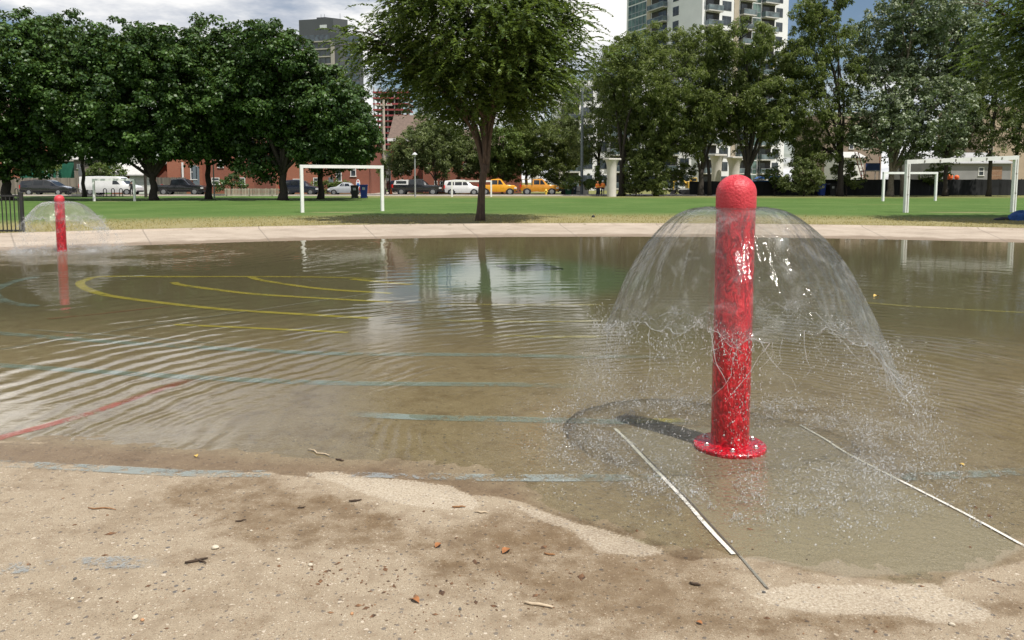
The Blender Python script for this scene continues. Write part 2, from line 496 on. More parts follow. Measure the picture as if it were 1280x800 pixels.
hh = t.math('ADD', t.math('MULTIPLY', fine, 0.0022), t.math('ADD', t.math('MULTIPLY', inside, 0.0012), t.math('MULTIPLY', fin2, 0.003)))
t.l.new(t.bump(hh, 1.0, 1.0), p.inputs['Normal'])
floor_m = m
fo = np_mesh('pool_floor', np.stack([gx, gy, gz], -1).reshape(-1, 3), quads, floor_m, None, True,
             {'damp': damp.ravel(), 'stain': stain.ravel(), 'dry': dry.ravel(), 'slab': slab.ravel()})
tag(fo, 'shallow concrete wading pool floor with worn tan foreground', kind='structure')

# apron ring and lawn
def ring(name, radii, zs, mat, nseg=360, jitter=None):
    V, Fc = [], []
    a = np.linspace(0, 2*np.pi, nseg, endpoint=False)
    for i, (r, z) in enumerate(zip(radii, zs)):
        r_ = r + (jitter(a, i) if jitter else 0)
        V.append(np.stack([PC[0]+r_*np.cos(a), PC[1]+r_*np.sin(a), np.full(nseg, z)], -1))
    V = np.concatenate(V)
    for i in range(len(radii)-1):
        k = np.arange(nseg); k2 = (k+1) % nseg
        Fc.append(np.stack([i*nseg+k, (i+1)*nseg+k, (i+1)*nseg+k2, i*nseg+k2], -1))
    return np_mesh(name, V, np.concatenate(Fc), mat, None, True)

m, t, out = newmat('apron_concrete')
P = t.vmath('MULTIPLY', t.coord(), (1, 1, 0))
rad = t.vmath('LENGTH', t.vmath('SUBTRACT', P, (*PC, 0)))
nz = t.noise(P, 1.1, 6, 0.65); f = t.noise(P, 26, 4, 0.7)
c = t.ramp(t.math('ADD', t.math('MULTIPLY', nz, 0.5), t.math('MULTIPLY', f, 0.5)), [(0.3,(0.21,0.165,0.125)), (0.5,(0.37,0.305,0.24)), (0.7,(0.47,0.40,0.325))])
wetb = t.step(t.math('ADD', rad, t.math('MULTIPLY', t.math('SUBTRACT', nz, 0.5), 1.6)), 24.9, 24.3)
c = t.mix(t.math('MULTIPLY', wetb, 0.75), c, (0.16,0.115,0.075))
ang = t.n.new('ShaderNodeSeparateXYZ'); t.l.new(t.vmath('SUBTRACT', P, (*PC, 0)), ang.inputs[0])
th = t.math('ARCTAN2', ang.outputs[1], ang.outputs[0])
jt = t.math('ABSOLUTE', t.math('SUBTRACT', t.math('FRACT', t.math('MULTIPLY', th, 9.0)), 0.5))
c = t.mix(t.math('MULTIPLY', t.math('LESS_THAN', jt, 0.006), 0.5), c, (0.12,0.10,0.08))
dirt = t.step(t.noise(P, 3.3, 4, 0.6), 0.63, 0.70)
c = t.mix(t.math('MULTIPLY', dirt, 0.6), c, (0.13,0.12,0.06))
p = principled(t, out, **{'Base Color': c, 'Roughness': 0.9})
t.l.new(t.bump(f, 0.5, 0.004), p.inputs['Normal'])
ap = ring('pool_apron', [23.3, 23.9, 25.0, 27.9, 28.22, 28.26, 28.50, 28.53], [-0.05, 0.006, 0.03, 0.075, 0.08, 0.115, 0.12, 0.04], m)
tag(ap, 'pale concrete apron and kerb round the far side of the pool', kind='structure')

m, t, out = newmat('lawn_turf')
P = t.vmath('MULTIPLY', t.coord(), (1, 1, 0))
rad = t.vmath('LENGTH', t.vmath('SUBTRACT', P, (*PC, 0)))
n1 = t.noise(P, 0.25, 5, 0.6); n2 = t.noise(P, 2.2, 5, 0.7); n3 = t.noise(P, 30, 3, 0.7)
g = t.ramp(t.math('ADD', t.math('MULTIPLY', n1, 0.4), t.math('ADD', t.math('MULTIPLY', n2, 0.35), t.math('MULTIPLY', n3, 0.25))),
           [(0.3, (0.042,0.086,0.018)), (0.5, (0.078,0.140,0.032)), (0.68, (0.135,0.185,0.058))])
ydry = t.math('ADD', rad, t.math('ADD', t.math('MULTIPLY', t.math('SUBTRACT', n2, 0.5), 7.0), t.math('MULTIPLY', t.math('SUBTRACT', n3, 0.5), 7.0)))
dryf = t.math('SUBTRACT', 1.0, t.step(ydry, 33.0, 41.0))
straw = t.ramp(n3, [(0.3,(0.20,0.17,0.07)), (0.7,(0.37,0.315,0.17))])
c = t.mix(t.math('MULTIPLY', dryf, 0.92), g, straw)
yy = t.n.new('ShaderNodeSeparateXYZ'); t.l.new(P, yy.inputs[0])
fard = t.math('MULTIPLY', t.step(t.math('ADD', yy.outputs[1], t.math('MULTIPLY', n2, 9)), 72, 82), t.step(yy.outputs[0], -22, -12))
c = t.mix(t.math('MULTIPLY', fard, 0.6), c, (0.24,0.20,0.085))
pat = t.step(t.noise(t.vmath('MULTIPLY', P, (0.10, 0.28, 0)), 1.0, 4, 0.6), 0.60, 0.72)
c = t.mix(t.math('MULTIPLY', pat, 0.4), c, (0.20,0.19,0.07))
for gu, gv, gw in ((428, 265.5, 2.1), (1199, 265.5, 2.6), (143, 251.5, 2.2)):       # worn goal mouths
    gq = gnd(gu, gv)
    dd_ = t.vmath('LENGTH', t.vmath('MULTIPLY', t.vmath('SUBTRACT', P, (gq.x, gq.y-0.3, 0)), (1/gw, 1/0.9, 0)))
    wr = t.math('SUBTRACT', 1.0, t.step(t.math('ADD', dd_, t.math('MULTIPLY', t.math('SUBTRACT', n2, 0.5), 1.6)), 0.4, 1.0))
    c = t.mix(t.math('MULTIPLY', wr, 0.6), c, (0.26,0.22,0.12))
p = principled(t, out, **{'Base Color': c, 'Roughness': 0.95, 'Specular IOR Level': 0.15})
t.l.new(t.bump(t.math('ADD', n3, t.math('MULTIPLY', n2, 1.5)), 0.9, 0.035), p.inputs['Normal'])
lw = ring('lawn', [28.52, 30, 33, 38, 45, 55, 70, 90, 120, 200, 500, 1500, 4000], [0.04, 0.035, 0.03, 0.02, 0.01]+[0.0]*8, m)
tag(lw, 'green playing field with a dry yellow border', kind='structure')
lawn_m = m

# short grass blades along the pool side of the lawn
nb = 46000
ang_ = rng.uniform(R(38), R(142), nb); rad_ = 28.56 + 9.0*rng.random(nb)**1.4
bx_, by_ = PC[0]+rad_*np.cos(ang_), PC[1]+rad_*np.sin(ang_)
clump = fbm2(bx_/0.8, by_/0.8, 11, 3)
keep = clump > -0.35
bx_, by_, rad_, clump = bx_[keep], by_[keep], rad_[keep], clump[keep]; nb = len(bx_)
hgt = (0.02+0.045*rng.random(nb))*(1+0.6*clump); wd = 0.006+0.008*rng.random(nb)
a_ = rng.uniform(0, np.pi, nb); ln = rng.normal(0, 0.02, (nb, 2))
zb = np.interp(rad_, [28.5, 33, 45], [0.035, 0.028, 0.008])
V = np.stack([np.stack([bx_-wd*np.cos(a_), by_-wd*np.sin(a_), zb], -1), np.stack([bx_+wd*np.cos(a_), by_+wd*np.sin(a_), zb], -1),
              np.stack([bx_+ln[:,0], by_+ln[:,1], zb+hgt], -1)], 1).reshape(-1, 3)
dryb = sstep(rad_ + 2.5*rng.normal(0, 1, nb) - 5*clump, 34, 43)
bl_m = leaf_mat('grass_blade', (0.46,0.37,0.155), (0.08,0.14,0.025), 0.4, 0.2)
go = np_mesh('grass_blades', V, np.arange(nb*3).reshape(-1, 3), bl_m, None, False, {'tint': np.repeat(np.clip(dryb+rng.normal(0,0.12,nb), 0, 1), 3)})
tag(go, 'short dry and green grass beside the pool kerb', 'grass', kind='stuff')

# road, kerb, pavement behind the field
asph = pm('asphalt', (0.085,0.083,0.082), 0.9, 0.2, 2.0)
pave = pm('pavement_concrete', (0.40,0.36,0.31), 0.9, 0.12, 1.5)
road = MB().box(-140, 25, 84.0, 96, -0.2, 0.012).build('road', asph); tag(road, kind='structure')
side = MB().box(X(470,100)-2.5, X(494,100)+1.5, 96.003, 220, -0.2, 0.016).build('side_street', pave); tag(side, kind='structure')
sw = MB().box(-140, 25, 81.9, 83.85, -0.2, 0.02).build('pavement', pave); tag(sw, kind='structure')
kb = MB().box(-140, 25, 83.853, 83.997, -0.2, 0.13).build('kerb', pave); tag(kb, kind='structure')

# ------------------------------------------------------------------ painted markings on the pool floor
def paint_mat(name, col, wear, cover=0.85):
    m, t, out = newmat(name)
    P = t.coord()
    n1 = t.noise(P, 14, 5, 0.75); n2 = t.noise(P, 2.2, 3, 0.6); n3 = t.noise(P, 110, 3, 0.7)
    k = t.math('ADD', t.math('MULTIPLY', n1, 0.45), t.math('ADD', t.math('MULTIPLY', n2, 0.35), t.math('MULTIPLY', n3, 0.3)))
    al = t.math('MULTIPLY', t.step(k, wear, wear+0.10), cover)
    edge = t.attr('edge')
    al = t.math('MULTIPLY', al, t.step(t.math('ADD', edge, t.math('MULTIPLY', n3, 0.35)), 0.2, 0.42))
    al = t.math('MULTIPLY', al, t.attr('fade'))
    c = t.mix(n3, tuple(q*0.75 for q in col), col)
    pr = principled(t, None, **{'Base Color': c, 'Roughness': 0.75})
    tr = t.n.new('ShaderNodeBsdfTransparent')
    mx = t.n.new('ShaderNodeMixShader'); t.l.new(al, mx.inputs[0])
    t.l.new(tr.outputs[0], mx.inputs[1]); t.l.new(pr.outputs[0], mx.inputs[2]); t.l.new(mx.outputs[0], out.inputs[0])
    return m

def catmull(pts, n=14):
    pts = [np.array(p, float) for p in pts]
    pts = [2*pts[0]-pts[1]] + pts + [2*pts[-1]-pts[-2]]
    o = []
    for i in range(1, len(pts)-2):
        p0, p1, p2, p3 = pts[i-1:i+3]
        for k in range(n):
            q = k/n
            o.append(0.5*((2*p1)+(-p0+p2)*q+(2*p0-5*p1+4*p2-p3)*q*q+(-p0+3*p1-3*p2+p3)*q**3))
    o.append(pts[-2])
    return np.array(o)

def paint_line(pts, width, mat, label, lift=0.004, name='painted_line', fade=(0.0, 0.0)):
    w = catmull([tuple(gfloor(u, v)[:2]) for u, v in pts])
    # resample every 3 cm
    sg = np.hypot(*np.diff(w, axis=0).T); cs = np.concatenate([[0], np.cumsum(sg)])
    q = np.linspace(0, cs[-1], max(8, int(cs[-1]/0.03)))
    w = np.stack([np.interp(q, cs, w[:,0]), np.interp(q, cs, w[:,1])], -1)
    d = np.gradient(w, axis=0); d /= np.linalg.norm(d, axis=1, keepdims=True)+1e-9
    nrm = np.stack([-d[:,1], d[:,0]], -1)
    offs = np.array([-0.5, -0.3, 0.0, 0.3, 0.5]); k = len(offs)
    pts2 = w[:,None,:] + nrm[:,None,:]*(offs*width)[None,:,None]
    z = floor_z(pts2[...,0], pts2[...,1]) + lift
    V = np.concatenate([pts2, z[...,None]], -1).reshape(-1, 3)
    n = len(w); id_ = np.arange(n*k).reshape(n, k)
    Fq = np.stack([id_[:-1,:-1], id_[:-1,1:], id_[1:,1:], id_[1:,:-1]], -1).reshape(-1, 4)
    edge = np.tile(np.array([0, 0.6, 1, 0.6, 0]), n)
    s = q/q[-1]
    fd = np.ones(n)
    if fade[0]: fd *= np.clip(s/fade[0], 0, 1)
    if fade[1]: fd *= np.clip((1-s)/fade[1], 0, 1)
    o = np_mesh(name, V, Fq, mat, None, True, {'edge': edge, 'fade': np.repeat(fd, k)})
    return tag(o, label, kind='structure')

BLUE = paint_mat('paint_blue', (0.30,0.35,0.34), 0.50, 0.62)
BLUEW = paint_mat('paint_blue_worn', (0.32,0.35,0.355), 0.54, 0.6)
BLUED = paint_mat('paint_blue_submerged', (0.25,0.33,0.31), 0.46, 0.52)
YEL = paint_mat('paint_yellow', (0.42,0.35,0.06), 0.43, 0.8)
YELF = paint_mat('paint_yellow_faded', (0.40,0.35,0.12), 0.48, 0.6)
RED = paint_mat('paint_red', (0.42,0.10,0.085), 0.48, 0.5)
WHITE = paint_mat('joint_filler', (0.74,0.71,0.64), 0.42, 0.9)
CRACK = paint_mat('crack_dark', (0.10,0.085,0.07), 0.36, 0.8)
CRACKL = paint_mat('crack_pale', (0.30,0.29,0.24), 0.42, 0.6)
paint_line([(-60,576),(0,580),(120,586),(230,592),(340,593)], 0.10, BLUE, 'blue painted line at the water edge on the left')
paint_line([(330,593),(440,594),(545,597)], 0.075, BLUEW, 'worn pale part of the nearest blue line')
paint_line([(535,596),(640,598),(740,598),(828,598)], 0.10, BLUE, 'blue painted line left of the concrete strip')
paint_line([(1125,597),(1200,594),(1280,590),(1400,583)], 0.10, BLUE, 'blue painted line right of the concrete strip')
paint_line([(430,517),(500,521),(560,523),(700,526),(880,529)], 0.12, BLUED, 'second blue line under the water', fade=(0.15,0.2))
paint_line([(-60,453),(0,457),(140,466),(300,475),(480,480),(745,483)], 0.14, BLUED, 'third blue line under the water', fade=(0,0.15))
paint_line([(-60,412),(0,417),(130,427),(300,437),(470,443),(860,446)], 0.16, BLUED, 'fourth blue line under the water', fade=(0,0.2))
paint_line([(20,411),(120,418),(250,428),(300,432)], 0.06, CRACKL, 'thin pale line beside the blue line', fade=(0.2,0.2))
paint_line([(46,346),(22,351),(4,357),(-8,364),(-4,372),(14,379),(46,383)], 0.18, BLUED, 'blue hook shaped line far left')
paint_line([(-60,716),(0,712),(80,706),(160,704),(210,703)], 0.11, BLUEW, 'nearly worn off blue line on dry concrete', fade=(0.0,0.2))
paint_line([(510,351),(420,347),(300,346),(200,346),(128,346),(108,350),(100,355),(112,363),(150,372),(240,383),(310,389),(462,398)], 0.15, YEL, 'yellow hairpin line under the water', fade=(0.15,0.0))
paint_line([(217,353),(225,356),(260,361),(310,367),(400,373),(490,378)], 0.14, YEL, 'yellow curved line under the water')
paint_line([(312,346),(330,351),(400,361),(490,367)], 0.14, YEL, 'short yellow curved line under the water')
paint_line([(440,349),(470,352),(515,356)], 0.16, YEL, 'far short yellow line under the water')
paint_line([(218,406),(330,411),(435,416)], 0.10, YEL, 'straight yellow line under the water')
paint_line([(600,420),(660,421),(760,421)], 0.14, YELF, 'pale yellow line under the middle water', fade=(0.1,0.1))
paint_line([(520,381),(640,381),(760,381)], 0.14, YELF, 'pale yellow line under the far middle water', fade=(0.1,0.1))
paint_line([(540,401),(640,402),(760,401)], 0.11, YELF, 'thin yellow line under the middle water', fade=(0.1,0.1))
paint_line([(1050,376),(1150,384),(1300,392)], 0.12, YELF, 'thin pale line under the right water')
paint_line([(780,527),(860,526)], 0.10, YEL, 'short yellow line behind the near fountain', fade=(0.3,0.3))
paint_line([(-80,574),(0,548),(60,532),(120,515),(180,494),(250,471)], 0.09, RED, 'red painted line curving into the water', fade=(0,0.12))
paint_line([(60,399),(130,392),(210,383)], 0.10, paint_mat('paint_red_faded', (0.24,0.10,0.06), 0.46, 0.5), 'faint red line under the water')
paint_line([(0,437),(100,421),(200,405),(320,388),(400,376),(480,364)], 0.05, CRACKL, 'thin crack line across the pool floor')
paint_line([(768,536),(785,552),(800,568),(850,620),(885,660),(917,694)], 0.021, WHITE, 'white filled joint left of the concrete strip', 0.005, 'joint_filler')
paint_line([(776,541),(800,564),(857,622),(893,661),(922,693),(960,737)], 0.010, CRACK, 'dark crack beside the white joint', 0.0035, 'joint_crack')
paint_line([(1000,532),(1030,549),(1060,568),(1130,604),(1210,645),(1290,689)], 0.017, WHITE, 'white filled joint right of the concrete strip', 0.005, 'joint_filler')
paint_line([(925,696),(940,714),(958,735)], 0.012, CRACKL, 'thin crack beyond the white joint', 0.005, 'joint_filler')

# drain grate sunk in the deep middle
g = MB()
c4 = [gfloor(620,333), gfloor(680,330.5), gfloor(708,336.5), gfloor(640,339.5)]
zc = min(c.z for c in c4)+0.01
e1, e2 = c4[1]-c4[0], c4[3]-c4[0]
root = empty('drain_grate', (c4[0].x, c4[0].y, zc), 0, 'dark drain grate under the water in the middle of the pool', 'drain grate')
dm = pm('drain_iron', (0.016,0.034,0.03), 0.6, 0.2)
nbar = 14
for i in range(nbar):
    q = e2*(i/(nbar-1)); r_ = e1
    w2 = e2*(0.34/(nbar-1))
    vs = [q, q+r_, q+r_+w2, q+w2]
    g.add([(v.x, v.y, 0.0) for v in vs]+[(v.x, v.y, 0.02) for v in vs], [(3,2,1,0),(4,5,6,7),(0,1,5,4),(1,2,6,5),(2,3,7,6),(3,0,4,7)])
g.build('bars', dm, root)
g = MB()
vs = [e1*0, e1, e1+e2*1.03, e2*1.03]
g.add([(v.x, v.y, -0.03) for v in vs]+[(v.x, v.y, -0.004) for v in vs], [(3,2,1,0),(4,5,6,7),(0,1,5,4),(1,2,6,5),(2,3,7,6),(3,0,4,7)])
g.build('sump', pm('drain_dark', (0.012,0.03,0.026), 0.8, 0.2), root)

# ------------------------------------------------------------------ water
def water_bump(t, P, near_only=False):
    fl = t.vmath('MULTIPLY', P, (1, 1, 0))
    tot = None
    wp = t.vmath('ADD', fl, t.vmath('SCALE', t.vmath('SUBTRACT', t.noise(fl, 0.8, 3, 0.55, 'Color'), (0.5,0.5,0.5)), None, 0.58))
    wp = t.vmath('MULTIPLY', wp, (1, 1, 0))
    nearw = t.math('SUBTRACT', 1.0, t.step(t.vmath('DISTANCE', fl, (P1[0]-1.2, P1[1]-0.5, 0)), 2.2, 5.5))
    gust = t.noise(fl, 0.45, 4, 0.65)
    for (c, amp, lam, fall) in ((P1, 0.00062, 21.0, 2.6), (P2, 0.0007, 17.0, 2.4)):
        d = t.vmath('DISTANCE', wp, (*c, 0))
        env = t.math('POWER', 2.718, t.math('MULTIPLY', t.math('MAXIMUM', t.math('SUBTRACT', d, 3.6), 0.0), -1.0/fall))
        w = t.math('MULTIPLY', d, t.math('SINE', t.math('MULTIPLY', t.math('LOGARITHM', t.math('MAXIMUM', d, 0.3), 2.718282), 2*math.pi*lam)))   # short ripples near, longer ones further out
        w = t.math('MULTIPLY', t.math('MULTIPLY', w, env), t.math('MULTIPLY', t.step(gust, 0.40, 0.60), amp))
        tot = w if tot is None else t.math('ADD', tot, w)
        # chop under the falling water
        d0 = t.vmath('DISTANCE', fl, (*c, 0))
        e0 = t.math('SUBTRACT', 1.0, t.step(d0, 0.5, 1.7))
        if True:
            tot = t.math('ADD', tot, t.math('MULTIPLY', t.math('MULTIPLY', t.noise(fl, 26, 4, 0.6), e0), 0.018))
    tot = t.math('ADD', tot, t.math('MULTIPLY', t.noise(t.vmath('MULTIPLY', fl, (1, 1.6, 0)), 4.5, 4, 0.55), t.math('ADD', 0.0010, t.math('MULTIPLY', nearw, 0.0014))))
    tot = t.math('ADD', tot, t.math('MULTIPLY', t.noise(fl, 26, 4, 0.65), t.math('ADD', 0.00008, t.math('MULTIPLY', nearw, 0.0011))))
    return tot

m, t, out = newmat('pool_water')
bn = t.bump(water_bump(t, t.coord()), 1.0, 1.0)
fr = t.n.new('ShaderNodeFresnel'); fr.inputs[0].default_value = 1.333; t.l.new(bn, fr.inputs[1])
tr = t.n.new('ShaderNodeBsdfTransparent'); tr.inputs[0].default_value = (0.965,0.975,0.93,1)
gl = t.n.new('ShaderNodeBsdfGlossy'); gl.inputs['Roughness'].default_value = 0.03; t.l.new(bn, gl.inputs['Normal'])
mx = t.n.new('ShaderNodeMixShader'); t.l.new(fr.outputs[0], mx.inputs[0]); t.l.new(tr.outputs[0], mx.inputs[1]); t.l.new(gl.outputs[0], mx.inputs[2])
t.l.new(mx.outputs[0], out.inputs[0])
a = np.linspace(0, 2*np.pi, 240, endpoint=False)
wb = MB().add([(PC[0]+24.1*math.cos(q), PC[1]+24.1*math.sin(q), 0.0) for q in a], [tuple(range(240))])
tag(wb.build('pool_water', m, fix=False), 'shallow rippled water of the wading pool', kind='structure')
# ------------------------------------------------------------------ fountains
m, t, out = newmat('wet_red_paint')
co = t.coord()
st = t.vmath('MULTIPLY', co, (1, 1, 0.5))
n1 = t.noise(st, 34, 3, 0.6, dist=1.2); n2 = t.noise(co, 7, 3, 0.5)
c = t.ramp(n1, [(0.32, (0.15,0.001,0.006)), (0.48, (0.40,0.003,0.012)), (0.62, (0.68,0.006,0.022)), (0.74, (0.95,0.05,0.07))])  # bright and dark flakes of light bent by the sheet, put into the colour
p = principled(t, out, **{'Base Color': c, 'Roughness': 0.16, 'Coat Weight': 0.6, 'Coat Roughness': 0.05})
t.l.new(t.bump(t.math('ADD', t.math('MULTIPLY', n1, 1.0), n2), 0.8, 0.012), p.inputs['Normal'])
wet_red = m
m, t, out = newmat('textured_red_cap')
co = t.coord()
n1 = t.noise(co, 75, 3, 0.6); n2 = t.noise(co, 9, 3, 0.5)
c = t.ramp(n2, [(0.3, (0.50,0.030,0.044)), (0.7, (0.64,0.060,0.075))])
chip = t.step(t.noise(t.vmath('ADD', co, (3.7, 1.1, 0.6)), 24, 2, 0.5), 0.76, 0.78)
c = t.mix(chip, c, (0.08,0.015,0.02))
sp = t.n.new('ShaderNodeSeparateXYZ'); t.l.new(co, sp.inputs[0])
cr = t.vmath('LENGTH', t.vmath('MULTIPLY', t.vmath('SUBTRACT', co, (-0.004, -0.045, 0)), (1, 1, 0)))
swirl = t.math('MULTIPLY', t.math('SINE', t.math('ADD', t.math('MULTIPLY', cr, 560), t.math('MULTIPLY', n2, 3))), t.math('SUBTRACT', 1.0, t.step(cr, 0.022, 0.04)))
p = principled(t, out, **{'Base Color': c, 'Roughness': 0.42, 'Specular IOR Level': 0.45})
t.l.new(t.bump(t.math('ADD', n1, t.math('MULTIPLY', swirl, 0.28)), 0.75, 0.008), p.inputs['Normal'])
cap_red = m
steel = pm('bolt_steel', (0.62,0.62,0.60), 0.3, 0.1, 20, metal=1.0)

# the thin water sheet: mirror-like at grazing angles, otherwise lets light through and bends it
def sheet_mat(name, bend, tint, glint_white=0.0, sc=1.0, ior=1.333):
    m, t, out = newmat(name)
    co = t.coord()
    st = t.vmath('MULTIPLY', co, (1, 1, 0.9))
    n1 = t.noise(st, 11*sc, 3, 0.5, dist=0.6); n2 = t.noise(st, 42*sc, 3, 0.6)
    bn = t.bump(t.math('ADD', n1, t.math('MULTIPLY', n2, 0.32)), 1.0, 0.013/sc)
    inc = t.n.new('ShaderNodeNewGeometry').outputs['Incoming']
    cs = t.math('SUBTRACT', 1.0, t.math('ABSOLUTE', t.vmath('DOT_PRODUCT', bn, inc)), clamp=True)
    fres = t.math('ADD', 0.02, t.math('MULTIPLY', t.math('POWER', cs, 5.0), 0.70), clamp=True)
    tr = t.n.new('ShaderNodeBsdfTransparent'); tr.inputs[0].default_value = (*tint, 1)
    rf = t.n.new('ShaderNodeBsdfRefraction'); rf.inputs['IOR'].default_value = ior; rf.inputs['Roughness'].default_value = 0.0
    rf.inputs['Color'].default_value = (*tint, 1); t.l.new(bn, rf.inputs['Normal'])
    gl = t.n.new('ShaderNodeBsdfGlossy'); gl.inputs['Roughness'].default_value = 0.06; t.l.new(bn, gl.inputs['Normal'])
    m1 = t.n.new('ShaderNodeMixShader'); m1.inputs[0].default_value = bend; t.l.new(tr.outputs[0], m1.inputs[1]); t.l.new(rf.outputs[0], m1.inputs[2])
    m2 = t.n.new('ShaderNodeMixShader'); t.l.new(fres, m2.inputs[0]); t.l.new(m1.outputs[0], m2.inputs[1]); t.l.new(gl.outputs[0], m2.inputs[2])
    last = m2
    if glint_white:
        df = t.n.new('ShaderNodeBsdfDiffuse'); df.inputs[0].default_value = (0.85,0.87,0.88,1)  # white diffuse stands in for sky reflections and glints on the water
        m3 = t.n.new('ShaderNodeMixShader'); t.l.new(t.math('ADD', glint_white*0.6, t.math('MULTIPLY', t.step(t.noise(co, 9, 5, 0.65, dist=0.8), 0.48, 0.72), glint_white*4.0)), m3.inputs[0]) if glint_white < 0.1 else t.set(m3.inputs[0], glint_white)
        t.l.new(m2.outputs[0], m3.inputs[1]); t.l.new(df.outputs[0], m3.inputs[2]); last = m3
    t.l.new(last.outputs[0], out.inputs[0])
    return m
SHEET = sheet_mat('water_sheet', 0.12, (0.985,0.99,0.985), 0.018, 1.0, 1.14)
SHEET_IN = sheet_mat('water_sheet_inner', 0.0, (0.99,0.99,0.99), 0.004)
STRAND = sheet_mat('water_strand', 0.25, (0.98,0.99,0.99), 0.16)
DROP = sheet_mat('water_drop', 0.3, (0.99,0.99,0.99), 0.24)

def spray_post(base, zcap, zslot, rad, label, dirn):
    root = empty('spray_post', (base[0], base[1], 0), 0, label, 'spray post')
    zb = -0.14
    MB().lathe([(rad*0.985, zb), (rad*0.985, zslot*0.5), (rad*0.985, zslot+0.01)], 48).build('pole', wet_red, root, 'auto')
    h = zcap - zslot - 0.004
    r2 = rad*1.005
    prof = [(r2*0.985, 0.0), (r2, 0.006), (r2, h-r2*0.95)]
    for i in range(1, 13):
        a = math.pi/2*i/12.4
        prof.append((r2*math.cos(a), h-r2*0.95+r2*0.95*math.sin(a)))
    MB().lathe(prof, 48).build('cap', cap_red, root, 'auto', (0, 0, zslot+0.004))
    MB().lathe([(rad*0.93, zslot-0.02), (rad*0.93, zslot+0.02)], 40).build('nozzle_ring', pm('nozzle_dark', (0.12,0.01,0.012), 0.4, 0.2), root, True)
    if dirn:
        fr = rad*1.86
        fl = MB().lathe([(rad*0.9, 0.022), (rad*1.05, 0.022), (fr*0.97, 0.016), (fr, 0.010), (fr, -0.02)], 48)
        fl = fl.build('base_flange', wet_red, root, 'auto')
        for k in range(6):
            a = R(60*k + 20)
            b = MB().lathe([(0.016, 0), (0.016, 0.004), (0.010, 0.005), (0.010, 0.014), (0.006, 0.017)], 6, (fr*0.76*math.cos(a), fr*0.76*math.sin(a), 0.018))
            b.build('bolt', steel, root)
    return root

